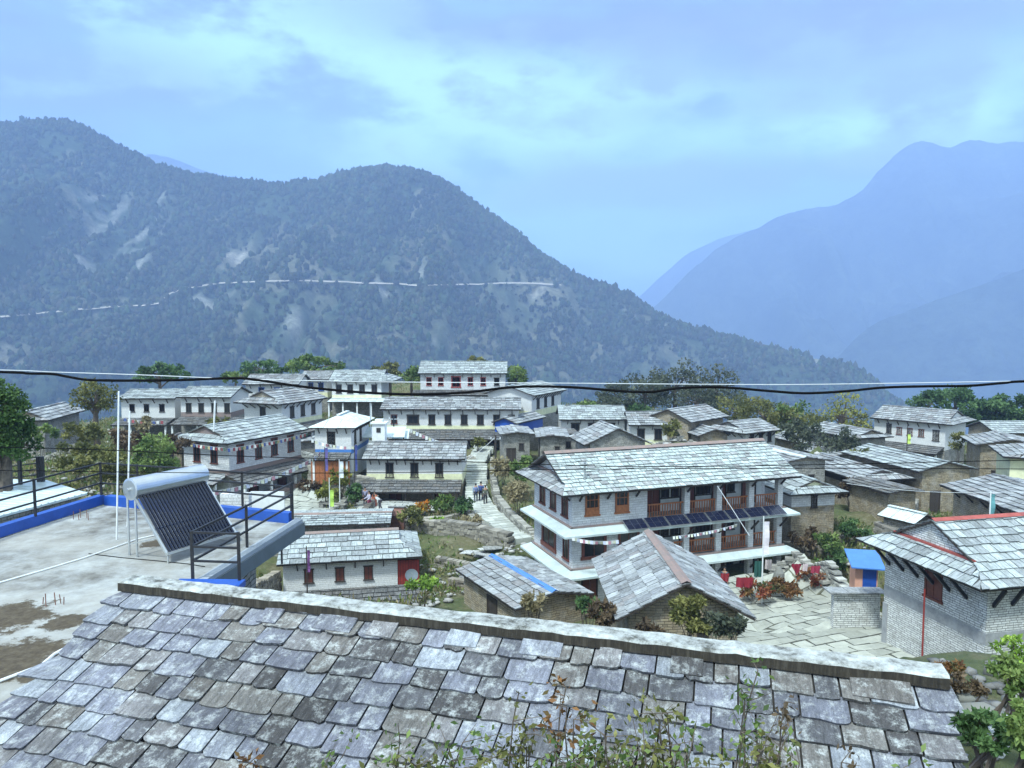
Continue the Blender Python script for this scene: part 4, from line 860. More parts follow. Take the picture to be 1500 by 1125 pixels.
jag = lambda v, s: .13 * math.sin(v * 23.1 + s) + .07 * math.sin(v * 51 + s * 2)
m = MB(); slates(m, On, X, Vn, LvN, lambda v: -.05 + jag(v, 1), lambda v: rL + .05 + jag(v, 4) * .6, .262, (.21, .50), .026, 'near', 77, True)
nr = m.build('roof', M['slate_near'], house_n)
m = MB(); deck(m, On - Z * .02, X, Vn, LvN, lambda v: .05, lambda v: rL - .05, .1); Vb = Vector((0, -nc, ns)); Ob = Vector((rL, LvN * nc, 3.4 - LvN * ns)) - Z * .02
deck(m, Ob, -X, Vb, LvN, lambda v: .05, lambda v: rL - .05, .1); m.build('roof_boards', M['dark'], nr)
m = MB(); slates(m, Ob + Z * .02, -X, Vb, LvN, lambda v: 0, lambda v: rL, .34, (.3, .6), .021, 'near', 78); m.build('rear_roof', M['slate_near'], house_n)
for _ in (0,):                                                # small loose slates wedged under the ridge
  for (u, w) in ((2.05, .24), (2.75, .46), (3.4, .3), (4.3, .34), (5.1, .42), (5.9, .22), (6.6, .3), (8.2, .5)):
      m = MB(); c_ = random.Random(u).choice(PAL['near']); A_ = Vector((u, -.32, 3.4 - .32 * .404 + .045)); U_ = Vector((math.cos(.05 * math.sin(u * 9)), math.sin(.05 * math.sin(u * 9)), 0))
      m.obox(A_, U_, Vector((0, nc, ns)), Vector((0, -ns, nc)), 0, w, 0, .24, 0, .022, c_); m.build('wedge_slate', M['slate_near'], nr)

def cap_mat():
    m, n, l, b = new_mat('lichened_concrete_dark_sides'); v = coords(n, l); f = noise(n, l, v, 5, 10, .8); f2 = noise(n, l, coords(n, l, 'Object', (12, 12, 1.5)), 2.2, 6, .7)
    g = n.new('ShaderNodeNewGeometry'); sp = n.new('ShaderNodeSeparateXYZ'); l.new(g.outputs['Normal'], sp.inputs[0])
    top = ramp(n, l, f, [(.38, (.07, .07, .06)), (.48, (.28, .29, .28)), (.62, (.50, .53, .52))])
    side = ramp(n, l, f2, [(.3, (.014, .012, .01)), (.5, (.034, .028, .02)), (.75, (.085, .075, .06))])  # brown streaked sides, with shade painted in to counter the sun on them
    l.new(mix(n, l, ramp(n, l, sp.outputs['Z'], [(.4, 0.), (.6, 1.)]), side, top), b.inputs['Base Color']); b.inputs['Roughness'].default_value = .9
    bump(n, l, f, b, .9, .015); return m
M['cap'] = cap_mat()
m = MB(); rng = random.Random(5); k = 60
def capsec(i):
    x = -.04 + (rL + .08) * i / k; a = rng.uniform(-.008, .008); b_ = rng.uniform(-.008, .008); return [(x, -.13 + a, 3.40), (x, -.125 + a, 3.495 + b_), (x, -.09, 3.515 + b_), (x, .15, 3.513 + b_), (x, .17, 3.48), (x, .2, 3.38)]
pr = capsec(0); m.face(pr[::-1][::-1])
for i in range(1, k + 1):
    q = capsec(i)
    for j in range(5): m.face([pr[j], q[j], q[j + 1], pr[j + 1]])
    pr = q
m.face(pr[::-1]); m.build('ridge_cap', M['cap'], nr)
m = MB(); m.box(.3, -LvN * nc + .5, -3, rL - .3, LvN * nc - .6, 3.4 - LvN * ns + .15); m.build('wall', M['stone'], house_n)
for gx in (.3, rL - .3):
    m = MB(); hw = LvN * nc - .6; q = [(gx - .12, -hw, 3.4 - hw * .404 - .12), (gx - .12, hw, 3.4 - hw * .404 - .12), (gx - .12, 0, 3.28)]; q2 = [(x + .24, y, z) for x, y, z in q]; m.face(q[::-1]); m.face(q2); 
    for i in range(3): m.face([q[i], q[(i + 1) % 3], q2[(i + 1) % 3], q2[i]])
    m.build('gable_wall', M['stone'], house_n)

# ------------------------------------------------------------ the flat roofed building with its terrace
def terrace_mat():
    m, n, l, b = new_mat('worn_terrace_concrete'); v = coords(n, l); f = noise(n, l, v, .9, 10, .72); f2 = noise(n, l, v, .33, 7, .65); f3 = noise(n, l, v, 7, 8, .8)
    c = ramp(n, l, f, [(.36, (.08, .075, .065)), (.46, (.20, .20, .19)), (.56, (.31, .325, .325)), (.66, (.46, .485, .485))])
    c = mix(n, l, ramp(n, l, f2, [(.44, 0.), (.6, .55)]), c, (.34, .33, .30))
    # brown damp moss patches towards the near side, plus darkening under the heater
    def blob(x, y, r):
        s = n.new('ShaderNodeVectorMath'); s.operation = 'DISTANCE'; l.new(v, s.inputs[0]); s.inputs[1].default_value = (x, y, TZ); 
        mm = n.new('ShaderNodeMath'); mm.operation = 'DIVIDE'; l.new(s.outputs['Value'], mm.inputs[0]); mm.inputs[1].default_value = r
        a = n.new('ShaderNodeMath'); a.operation = 'ADD'; l.new(mm.outputs[0], a.inputs[0]); q = n.new('ShaderNodeMath'); q.operation = 'MULTIPLY'; l.new(noise(n, l, v, 2.4, 12, .8), q.inputs[0]); q.inputs[1].default_value = 2.9; l.new(q.outputs[0], a.inputs[1])
        return ramp(n, l, a.outputs[0], [(.0, 1.), (1.0, 1.)]) if False else a.outputs[0]
    def blobmask(x, y, r):
        mr = n.new('ShaderNodeMapRange'); mr.inputs['From Min'].default_value = 2.2; mr.inputs['From Max'].default_value = 2.36; mr.inputs['To Min'].default_value = 1; mr.inputs['To Max'].default_value = 0
        l.new(blob(x, y, r), mr.inputs['Value']); return mr.outputs[0]
    for x, y, r_ in TB: c = mix(n, l, blobmask(x, y, r_), c, ramp(n, l, f3, [(.4, (.045, .032, .018)), (.6, (.10, .08, .05))]))
    c = mix(n, l, ramp(n, l, f3, [(.6, 0.), (.72, .6)]), c, (.2, .19, .17))
    l.new(c, b.inputs['Base Color']); b.inputs['Roughness'].default_value = .85; bump(n, l, f3, b, .6, .01); return m
TZ = -5.0
TB = [tuple(PZ(x, y, TZ)[:2]) + (r,) for x, y, r in ((10, 905, .85), (15, 965, .9), (95, 912, .42), (62, 900, .22), (235, 795, .5), (60, 990, .3))]  # the patch under the heater is painted to darken gaps between its tubes
M['terrace'] = terrace_mat()
tb = thing('terrace_building', 'flat roofed building with a stained concrete terrace and blue parapet, lower left', 'building', (0, 0, 0))
poly = [(-14.2, 5), (-5.25, 5), (-5.2, 14.2), (-6.05, 14.25), (-5.52, 18.85), (-11.6, 21.1), (-12.3, 17.0)]
m = MB(); m.prism(poly, TZ - .25, TZ); m.build('terrace_slab', M['terrace'], tb)
m = MB(); m.prism([(-14.0, 5.2), (-5.5, 5.2), (-6.7, 14.0), (-6.4, 18.2), (-11.4, 20.6), (-12.1, 17)], TZ - 5.5, TZ - .25); m.build('wall', M['stone_grey'], tb)
def kerb(a, b, w=.22, h=.27, mat='blue', name='parapet', z=TZ):
    m = MB(); a, b = Vector((*a, z)), Vector((*b, z)); d = (b - a).normalized(); n = Vector((-d.y, d.x, 0)); m.obox(a, d, n, Vector((0, 0, 1)), 0, (b - a).length, 0, w, .003, h); return m.build(name, M[mat], tb)
kerb((-14.1, 5.1), (-12.36, 17.0)); kerb((-12.38, 17.0), (-11.66, 21.0)); kerb((-11.6, 20.85), (-5.75, 18.85))
M['slategrey'] = m_paint('dark_grey_plaster', (.12, .15, .17), .7, .2, 2)
M['greytop'] = m_paint('grey_plaster', (.34, .38, .42), .7, .2, 2)
m = MB(); m.prism([(-6.2, 14.3), (-6.0, 14.25), (-5.42, 18.95), (-5.62, 19.02)], TZ + .004, TZ + .10); m.build('edge_beam_top', M['greytop'], tb)
m = MB(); m.prism([(-6.35, 14.2), (-5.97, 14.2), (-5.38, 19.0), (-5.75, 19.1)], TZ - .32, TZ + .002); m.build('edge_beam', M['slategrey'], tb)
m = MB(); m.prism([(-6.5, 13.95), (-5.2, 13.85), (-5.2, 14.2), (-6.5, 14.24)], TZ + .006, TZ + .13); m.build('parapet', M['blue'], tb)
def railing(name_, label, pts, z0, hgt=.95, rails=3, step=None, th=.05):
    t = thing(name_, label, 'railing', (pts[0][0], pts[0][1], z0))
    o_ = Vector((pts[0][0], pts[0][1], 0)); q = [Vector((x, y, 0)) - o_ for x, y in pts]
    for i, p in enumerate(q):
        m = MB(); m.box(p.x - th / 2, p.y - th / 2, -.02, p.x + th / 2, p.y + th / 2, hgt); m.build('post', M['black'], t)
    for k in range(rails):
        m = MB(); zz = hgt - .03 - k * (hgt - .1) / rails
        for i in range(len(q) - 1): m.beam(q[i] + Vector((0, 0, zz)), q[i + 1] + Vector((0, 0, zz)), .04, .04)
        m.build('rail', M['black'], t)
    return t
railing('railing', 'long black railing on the blue parapet along the far left edge of the terrace', [(-13.3, 10.5), (-12.9, 13.2), (-12.48, 16.4), (-12.1, 18.6), (-11.72, 20.95), (-10.5, 20.6), (-9.0, 20.2), (-7.2, 19.6), (-5.75, 19.1)], TZ + .27, .95)
railing('railing', 'short black railing guarding the right edge of the terrace beside the solar heater', [(-5.66, 18.9), (-5.95, 16.4), (-6.25, 14.25), (-5.3, 14.15)], TZ + .13, .95, 3)
# ------------------------------------------------------------ solar water heater
tl = Vector((-8.35, 16.1, -3.5)); tr = Vector((-7.50, 17.75, -3.5)); td = (tr - tl).normalized(); tn = Vector((td.y, -td.x, 0))
sh = thing('solar_water_heater', 'solar water heater with a steel tank and dark glass tubes on the terrace', 'water heater', (tl.x, tl.y, TZ))
lo = Vector((0, 0, -TZ)); T = lambda p: p - Vector((tl.x, tl.y, TZ))
m = MB(); m.tube([T(tl - td * .04), T(tl - td * .03), T(tr + td * .03), T(tr + td * .04)], [.2, .245, .245, .2], 28); m.build('tank', M['steel'], sh, smooth=False)
m = MB(); m.tube([T(tl - td * .1), T(tl - td * .04)], [.03, .03], 8); m.tube([T(tr + td * .04), T(tr + td * .12)], .025, 8); m.build('pipe_stub', M['steel'], sh)
bl = tl + tn * 1.12 + Vector((0, 0, -1.28)); br_ = tr + tn * 1.12 + Vector((0, 0, -1.28))
for k in range(21):
    f = (k + .7) / 21.6; a = (tl.lerp(tr, f)) + tn * .16 + Vector((0, 0, -.12)); b_ = bl.lerp(br_, f); m = MB(); m.tube([T(a), T(b_)], .033, 8); m.build('glass_tube', M['tube'], sh, smooth=True)
for f in (0.0, 1.0):
    a = tl.lerp(tr, f) + tn * .14 + Vector((0, 0, -.2)); b_ = bl.lerp(br_, f) + Vector((0, 0, -.04)); m = MB(); m.beam(T(a), T(b_), .05, .05); m.beam(T(b_), T(Vector((b_.x, b_.y, TZ))), .03, .03)
    g = tl.lerp(tr, f) - tn * .14; m.beam(T(g + Vector((0, 0, -.18))), T(Vector((g.x, g.y, TZ))), .035, .035); g2 = tl.lerp(tr, f) + tn * .12; m.beam(T(g2 + Vector((0, 0, -.2))), T(Vector((g2.x, g2.y, TZ))), .035, .035); m.beam(T(Vector((g.x, g.y, TZ + .25))), T(b_.lerp(a, .3)), .025, .025); m.build('frame', M['steel'], sh)
m = MB(); m.beam(T(bl - td * .03), T(br_ + td * .03), .09, .05); m.build('lower_rail', M['steel'], sh); am = tl.lerp(bl, .55) + tn * .04; m = MB(); m.beam(T(am + Vector((0, 0, -.13))), T(am + (tr - tl) + Vector((0, 0, -.13))), .03, .03); m.build('cross_bar', M['steel'], sh)
for (x, y0, y1, D_, lab) in ((171, 573, 790, 17.4, 'tall thin white pipe rising from the terrace beside the tank'), (187, 602, 780, 18.6, 'shorter thin white pipe behind the tank of the water heater')):
    b_ = P(x, y1, D_); b_.z = TZ; t_ = P(x + 3, y0, D_); m = MB(); m.tube([b_, t_], .02, 8); o = m.build('vent_pipe', M['whitepaint']); tag(o, lab, 'pipe')
b_ = P(313, 632, 60); m = MB(); m.tube([b_, P(315, 587, 60)], .07, 6); tag(m.build('flag_pole', M['whitepaint']), 'plain white pole standing above the roof of the flag hung stone house', 'pole')
def hose(name, pts, r, mat, lab, cat, z=None):
    q = [PZ(x, y, TZ + r) for x, y in pts] if z is None else pts; m = MB(); m.tube(q, r, 6); tag(m.build(name, mat, smooth=True), lab, cat)
hose('hose', [(-10, 856), (60, 836), (120, 818), (170, 801), (200, 790), (262, 776)], .018, M['whitepaint'], 'pale pipe crossing the terrace towards the solar heater', 'pipe')
hose('hose', [(-20, 1005), (20, 990), (60, 975), (80, 958), (95, 950)], .025, M['whitepaint'], 'curved white hose near the verge of the big slate roof', 'hose')
hose('cable', [(130, 811), (180, 817), (225, 821), (275, 826), (300, 830)], .009, M['rubber'], 'thin black cable lying on the terrace in front of the heater', 'cable')
rng = random.Random(9)
for (x, y, lab) in ((85, 885, 'cluster of rusty rebar stubs beside the brown damp patches'), (122, 760, 'cluster of rusty rebar stubs by the blue parapet corner')):
    m = MB(); p = PZ(x, y, TZ)
    for k in range(5): q = p + Vector((rng.uniform(-.28, .28), rng.uniform(-.15, .15), 0)); m.tube([q, q + Vector((rng.uniform(-.02, .02), 0, rng.uniform(.12, .25)))], .009, 5)
    tag(m.build('rebar_stubs', M['rust']), lab, 'rebar')
# neighbour with the tin roof beyond the left railing
t = thing('tin_roofed_building', 'building with a large pale tin roof beyond the left railing', 'building', (0, 0, 0))
q = [P(-120, 752, 23), P(-100, 690, 34), P(60, 697, 32.5), P(128, 722, 27.5), P(20, 752, 23)]
z_ = -6.6; q = [PZ(x, y, z_ + (.0)) for x, y in ((-160, 760), (-80, 700), (68, 703), (128, 722), (-6, 757))]
m = MB(); m.prism([(p.x, p.y) for p in q][::-1], z_ - .08, z_)
for k in range(14):
    a = q[4].lerp(q[3], k / 13); b_ = q[0].lerp(q[1], k / 13); m.beam(a + Vector((0, 0, .015)), b_ + Vector((0, 0, .015)), .05, .03)
m.build('roof', M['tin'], t); cpt = sum(q, Vector()) / 5; m = MB(); m.prism([tuple((cpt + (p - cpt) * .9)[:2]) for p in q][::-1], z_ - 7, z_ - .1); m.build('wall', M['stone_grey'], t)
railing('railing', 'dark rusty frame of posts and wires above the tin roof at the left edge', [tuple(PZ(x, y, -6.55)[:2]) for x, y in ((-60, 716), (30, 708), (57, 704), (63, 704))], -6.6, 1.1, 4, th=.12)
# ------------------------------------------------------------ overhead cables
def smooth(pts, k=6):
    out = []
    for i in range(len(pts) - 1):
        p0, p1, p2, p3 = pts[max(i - 1, 0)], pts[i], pts[i + 1], pts[min(i + 2, len(pts) - 1)]
        for j in range(k):
            t = j / k; out.append(tuple(.5 * ((2 * p1[c]) + (p2[c] - p0[c]) * t + (2 * p0[c] - 5 * p1[c] + 4 * p2[c] - p3[c]) * t * t + (3 * p1[c] - p0[c] - 3 * p2[c] + p3[c]) * t ** 3) for c in (0, 1)))
    return out + [pts[-1]]
def cable(name, pts, D, r, mat, lab):
    m = MB(); r = r * .78; q = [P(x, y, D) for x, y in smooth(pts)]; m.tube(q, r, 8); tag(m.build(name, mat, smooth=True), lab, 'cable')
cable('power_cable', [(-300, 538), (0, 545), (40, 547), (78, 548), (100, 552), (140, 557), (250, 557), (340, 554), (380, 557), (440, 566), (520, 574), (600, 577.5), (680, 575), (740, 568), (790, 566), (850, 568), (910, 573), (955, 574), (990, 569), (1030, 567), (1070, 568), (1130, 573), (1180, 576), (1240, 573), (1290, 568), (1350, 566), (1420, 565), (1470, 561), (1520, 558), (1800, 552)], 9.5, .021, M['rubber'], 'thick black wavy power cable crossing the whole view')
cable('steel_wire', [(-300, 536), (0, 542), (78, 545), (200, 549), (350, 555), (500, 558.5), (620, 560), (850, 561.5), (1038, 563), (1200, 563), (1500, 558), (1800, 551)], 9.5, .007, M['wire'], 'pale steel wire running just above the thick black cable')
cable('thin_cable', [(-200, 650), (0, 655), (150, 659), (375, 669), (700, 677), (900, 683), (1125, 682), (1500, 674), (1800, 668)], 15, .011, M['rubber'], 'upper of the two thin black cables across the village')
cable('thin_cable', [(-200, 686), (75, 690), (350, 693), (600, 692), (800, 688), (1125, 686), (1500, 687), (1800, 690)], 15, .010, M['rubber'], 'lower of the two thin black cables across the village')
m = MB(); m.tube([P(1051, 712, 46.5), P(1098, 785, 44)], .02, 5); tag(m.build('stay_wire', M['wire']), 'white slanting wire in front of the lodge upper veranda', 'wire')
# ------------------------------------------------------------ foliage
GREENS = dict(dark=((.03, .06, .022), (.07, .14, .045), (.13, .22, .08)), mid=((.05, .09, .025), (.12, .19, .05), (.22, .29, .09)), olive=((.075, .085, .028), (.15, .155, .045), (.24, .235, .08)),
              grey=((.05, .065, .045), (.085, .10, .065), (.12, .135, .09)), yellow=((.12, .13, .03), (.22, .24, .05), (.34, .33, .08)), lime=((.12, .2, .03), (.25, .4, .06), (.4, .55, .1)), brown=((.07, .05, .03), (.12, .085, .05), (.18, .13, .08)),
              rust=((.12, .06, .03), (.26, .13, .05), (.09, .08, .03)), bright=((.03, .065, .018), (.055, .11, .028), (.09, .165, .042)), marigold=((.5, .17, .02), (.6, .3, .04), (.05, .09, .03)), redflower=((.22, .045, .03), (.34, .17, .07), (.06, .09, .03)), straw=((.24, .2, .11), (.34, .29, .17), (.16, .14, .07)))
def leaf_mesh(name, cen, size, cols, rs, parent=None, asp=.55, down=.2, quad=True):
    n = len(cen); d = rs.normal(size=(n, 3)); d[:, 2] -= down; d /= np.linalg.norm(d, axis=1)[:, None]; e = rs.normal(size=(n, 3)); e -= (e * d).sum(1)[:, None] * d; e /= np.linalg.norm(e, axis=1)[:, None]
    s = (size * rs.uniform(.65, 1.35, n))[:, None]; nrm = np.cross(d, e)
    v = np.stack([cen, cen + d * s * .5 + e * s * asp * .5 + nrm * s * .08, cen + d * s, cen + d * s * .5 - e * s * asp * .5 + nrm * s * .08], 1)
    f = np.arange(n * 4).reshape(n, 4); o = fast_mesh(name, v.reshape(-1, 3), f, np.repeat(cols, 4, 0), M['leaf'])
    if parent: o.parent = parent
    return o
def pickcols(kind, n, rs, clump=None, k=1):
    a = np.array(GREENS[kind]); t = rs.uniform(0, 1, n) if clump is None else np.clip(clump + rs.uniform(-.25, .25, n), 0, 1)
    c = np.where(t[:, None] < .5, a[0] + (a[1] - a[0]) * t[:, None] * 2, a[1] + (a[2] - a[1]) * (t[:, None] - .5) * 2); return c * rs.uniform(.8, 1.2, n)[:, None] * k
def crown_points(rs, rx, rz, nclump, nleaf, gap=.5):
    u = rs.normal(size=(nclump, 3)); u /= np.linalg.norm(u, axis=1)[:, None]; r = rs.uniform(.35, 1, nclump) ** .6; c = u * r[:, None] * np.array([rx, rx, rz]) * .82
    c[:, 2] = np.where(c[:, 2] < -rz * .5, c[:, 2] * .6, c[:, 2]); cr = rs.uniform(.18, .36, nclump) * min(rx, rz); i = rs.randint(0, nclump, nleaf)
    w = rs.normal(size=(nleaf, 3)); w /= np.linalg.norm(w, axis=1)[:, None]; w *= (rs.uniform(.3, 1, nleaf) ** .5)[:, None]
    tone = rs.uniform(0, 1, nclump)
    return c[i] + w * cr[i][:, None] * np.array([1.15, 1.15, .75]), tone[i], c
def tree(x, ytop, ybot, wpx, D, kind, label, seed, n=2600, leaf=.3, trunk_to=None, group=None, name='tree', bare=False, nclump=34):
    rs = np.random.RandomState(seed); c = P(x, (ytop + ybot) / 2, D); sc = D / F; rx = wpx * sc / 2 * 1.3; rz = (ybot - ytop) * sc / 2 * 1.25
    gz_ = g1(c.x, c.y); 
    if trunk_to: gz_ = min(gz_, P(x, trunk_to, D).z)
    gz_ = min(gz_, c.z - rz * .7); base = Vector((c.x, c.y, gz_)); t = thing(name, label, 'tree', base, 0, group); H_ = c.z - gz_
    pts, tone, cl = crown_points(rs, rx, rz, nclump, n); pts[:, 2] += H_; cl[:, 2] += H_
    m = MB(); tr = max(.1, .035 * (H_ + rz) + .05); top = Vector((rs.uniform(-.2, .2), rs.uniform(-.2, .2), H_)); mid = Vector((rs.uniform(-.15, .15), 0, H_ * .5)); m.tube([(0, 0, -.5), mid, top], [tr * 1.2, tr * .85, tr * .4], 7)
    for i in range(0, len(cl), 3 if not bare else 1):
        p = mid.lerp(top, rs.uniform(.3, 1)); q = Vector(cl[i]); mm = p.lerp(q, .5) + Vector((0, 0, .12 * rz)); m.tube([p, mm, q], [tr * .4, tr * .22, tr * .07], 5, cap=False)
    m.build('trunk', M['bark'], t, smooth=True)
    leaf_mesh('crown', pts, leaf, pickcols(kind, len(pts), rs, tone), rs, t); return t
GT = 'trees around the village'
TR = [(880, 575, 612, 60, 104, 'grey', 'greyish bushy tree behind the left joined white house', 1300, .36), (1075, 578, 625, 60, 98, 'olive', 'olive tree filling the gap left of the round olive tree', 1500, .34), (1255, 600, 640, 44, 92, 'olive', 'olive tree close to the left end of the right hill house', 900, .32), (1020, 560, 612, 60, 116, 'grey', 'lower hazy tree in front of the tallest grey-green one', 1500, .42), (235, 533, 562, 74, 106, 'dark', 'round dark green tree behind the upper left pair of white houses', 2600, .42), (385, 527, 553, 62, 112, 'dark', 'dark rounded tree behind the upper left houses, left neighbour of a paler tree', 2200, .42),
 (460, 520, 552, 80, 112, 'mid', 'broad pale green tree on the skyline left of the centre', 3000, .42), (345, 545, 560, 40, 108, 'mid', 'small green tree low on the skyline above the pair of upper left houses', 900, .4), (570, 531, 552, 46, 114, 'olive', 'yellowish tree left of the highest house', 1400, .4),
 (604, 537, 562, 34, 110, 'mid', 'small dark tree touching the left end of the highest house', 1200, .38), (701, 520, 536, 30, 118, 'olive', 'little yellow-green treetop peeping over the ridge of the highest house', 900, .36), (755, 535, 565, 36, 108, 'mid', 'bright green tree at the right end of the highest house', 1300, .38),
 (945, 545, 605, 90, 118, 'grey', 'hazy grey-green tree group member, left, behind the joined white houses', 2000, .5), (990, 531, 600, 80, 124, 'grey', 'tallest of the hazy grey-green trees behind the joined white houses', 2200, .5), (1050, 537, 605, 70, 122, 'grey', 'hazy grey-green tree right of the tallest one behind the joined houses', 1900, .5), (905, 560, 605, 60, 120, 'grey', 'low hazy tree at the left edge of the grey-green tree group', 1100, .5),
 (1118, 583, 632, 100, 92, 'olive', 'round olive green tree above the small white house', 3400, .36), (1165, 588, 640, 55, 90, 'mid', 'green tree on the right shoulder of the round olive tree', 1500, .36), (1235, 578, 640, 70, 88, 'yellow', 'sparse yellow-green tree with bare twigs left of the right hill house', 900, .32), (1195, 605, 650, 50, 82, 'olive', 'olive bush-like tree below the sparse yellow tree', 1300, .32),
 (1195, 635, 680, 70, 74, 'grey', 'grey green thicket tree above the lodge neighbours', 1300, .3), (1400, 569, 625, 120, 112, 'dark', 'large dark green tree behind the right hill house', 9000, .45), (1458, 580, 628, 50, 110, 'dark', 'dark tree between the large dark tree and the right edge', 3500, .45), (1500, 583, 625, 60, 108, 'dark', 'dark tree cut by the right edge of the view', 4000, .45),
 (860, 587, 600, 34, 100, 'mid', 'low green treetop over the left joined white house', 700, .34), (936, 592, 606, 30, 98, 'dark', 'low dark treetop between the joined white houses and the grey trees', 700, .34),
 (140, 558, 606, 56, 60, 'olive', 'solitary tree with a bare lower trunk left of the white pipes', 1500, .26)]
for i, (x, yt_, yb_, w_, D_, kd, lb_, n_, lf_) in enumerate(TR): tree(x, yt_, yb_, w_, D_, kd, lb_, 200 + i, n_, lf_, trunk_to=(655 if x == 140 else None), group=GT, nclump=26 if n_ < 1500 else 40)
tree(2, 552, 695, 74, 30, 'bright', 'bright green feathery tree at the left edge', 300, 9000, .15, group=GT, nclump=70)
tree(1232, 590, 640, 20, 86, 'brown', 'bare branching tree inside the sparse yellow foliage', 301, 60, .2, bare=True, group=GT)
def bush(x, y, wpx, hpx, D, kind, label, seed, n=700, leaf=.14, name='bush', cat='bush', group=None, loc=None):
    rs = np.random.RandomState(seed); b = P(x, y, D) if loc is None else loc; sc = b.y / F; gz_ = g1(b.x, b.y); z0 = max(b.z, gz_ - .3) if loc is None else b.z
    rx = wpx * sc / 2; hh = hpx * sc; t = thing(name, label, cat, (b.x, b.y, min(b.z, gz_ + .6) if loc is None else b.z), 0, group); up = b.z - t.location.z
    pts, tone, cl = crown_points(rs, rx, hh / 2, 16, n); pts[:, 2] += hh * .5 + up; cl[:, 2] += hh * .5 + up
    leaf_mesh('foliage', pts, leaf, pickcols(kind, n, rs, tone), rs, t, asp=.5)
    m = MB()
    for q in cl[::2]: m.tube([(rs.uniform(-.1, .1), rs.uniform(-.1, .1), -.2), tuple(q)], [.02, .008], 4, cap=False)
    m.build('stem', M['bark'], t); return t
GB = 'bushes and flowering plants among the houses'
BU = [(110, 700, 90, 60, 48, 'olive', 'low olive thicket behind the terrace, below the solitary tree'), (170, 720, 80, 70, 44, 'olive', 'olive thicket directly behind the white pipes'), (225, 705, 80, 75, 50, 'mid', 'green bank of bushes left of the flag hung stone house'), (250, 672, 60, 45, 56, 'brown', 'brown scrub against the left wall of the flag hung stone house'),
 (120, 655, 70, 45, 58, 'olive', 'scrubby bush under the solitary tree'), (190, 668, 60, 50, 54, 'brown', 'dry brown scrub between the white pipes'), (60, 650, 60, 30, 60, 'mid', 'bush beside the far left slate house'), (212, 640, 24, 34, 62, 'straw', 'pale straw coloured plume plant right of the white pipes'), (90, 745, 60, 40, 38, 'olive', 'dark olive bush beyond the blue parapet'), (210, 745, 110, 30, 36, 'mid', 'low green bush behind the solar water heater'),
 (600, 768, 60, 26, 55, 'olive', 'low olive shrub right of the rusty hut'), (620, 752, 34, 18, 60, 'marigold', 'orange marigold bed in front of the middle house'), (650, 748, 50, 22, 60, 'mid', 'green hedge at the right foot of the middle house'), (678, 752, 40, 26, 59, 'dark', 'dark green shrub at the corner by the stone steps'), (690, 775, 44, 22, 56, 'straw', 'dry grass tuft under the stone steps'), (640, 775, 46, 18, 56, 'lime', 'yellow-green plant on the walled bed'), (480, 738, 36, 40, 62, 'yellow', 'yellow flowering plants on the right rim of the courtyard'), (500, 715, 44, 34, 64, 'yellow', 'tall yellow flowers behind the courtyard bench'), (455, 722, 40, 26, 66, 'brown', 'brown planted bed at the head of the courtyard'), (520, 735, 30, 30, 62, 'dark', 'dark shrub in the gap right of the courtyard flowers'),
 (760, 745, 50, 50, 58, 'straw', 'tall straw grass beside the stone steps'), (735, 705, 40, 44, 66, 'straw', 'dry reeds under the narrow stone shed'), (765, 720, 40, 60, 62, 'mid', 'green tall grass against the lodge side'),
 (1105, 880, 60, 34, 44, 'redflower', 'rust red flowering bush at the front of the lodge, left of three'), (1150, 874, 60, 36, 45, 'rust', 'orange-brown flowering bush at the lodge front, middle of three'), (1190, 862, 46, 34, 46, 'redflower', 'rusty flowering bush at the edge of the paved yard, right of three'),
 (1180, 805, 60, 34, 50, 'brown', 'dry brown slope plants below the tan rubble house'), (1215, 815, 70, 36, 49, 'mid', 'green mound of plants between the lodge and the blue booth'), (1230, 840, 50, 36, 47, 'dark', 'dark green shrub left of the blue booth'), (1255, 790, 60, 30, 50, 'dark', 'dark shrub above the blue booth'), (1200, 840, 40, 24, 48, 'bright', 'small bright green bush beside the red laundry'),
 (1245, 735, 40, 36, 58, 'brown', 'twiggy brown shrub left of the pink gabled house'), (1270, 680, 50, 24, 66, 'olive', 'olive hedge on top of the bank below the right hill house'), (1310, 690, 40, 26, 64, 'brown', 'brown bush between the right hill house and the lower roofs'), (1402, 665, 20, 38, 74, 'olive', 'climbing shrub at the corner of the right hill house'), (1240, 665, 50, 40, 72, 'grey', 'greyish shrub on the bank left of the right hill houses'), (1170, 655, 60, 50, 76, 'grey', 'pale flowering thicket above the lodge roof end'), (985, 645, 34, 34, 77, 'olive', 'shaggy bush between the brown house and the joined white houses'),
 (1010, 928, 90, 60, 27.5, 'olive', 'overgrown bush against the barn gable, left part'), (1060, 935, 70, 46, 27, 'grey', 'greyish weeds below the right half of the barn gable'), (950, 935, 50, 30, 27, 'brown', 'brown weeds at the left foot of the barn gable'), (880, 918, 60, 44, 31, 'brown', 'dead brown twigs between the blue ridged shed and the barn'), (860, 905, 40, 40, 33, 'dark', 'dark green shrub left of the barn'),
 (780, 897, 40, 34, 30, 'straw', 'pale spiky grass plant in front of the blue ridged shed'), (620, 865, 60, 22, 40, 'lime', 'lime green creeper on the lower roof under the white wall'), (580, 705, 40, 16, 72, 'olive', 'olive plants by the orange doors'), (430, 690, 30, 12, 74, 'mid', 'green bank behind the flag hung stone house'), (320, 625, 60, 12, 84, 'olive', 'weeds in front of the upper left pair porch'), (700, 655, 30, 14, 78, 'olive', 'weeds beside the head of the stone steps')]
for i, (x, y, w_, h_, D_, kd, lb_) in enumerate(BU): bush(x, y, w_, h_, D_, kd, lb_, 400 + i, n=int(260 + w_ * h_ * .32), leaf=.10 + D_ * .0032, group=GB, name='flowering_plant' if 'flower' in lb_ or 'marigold' in lb_ else 'bush', cat='plant' if 'flower' in lb_ else 'bush')

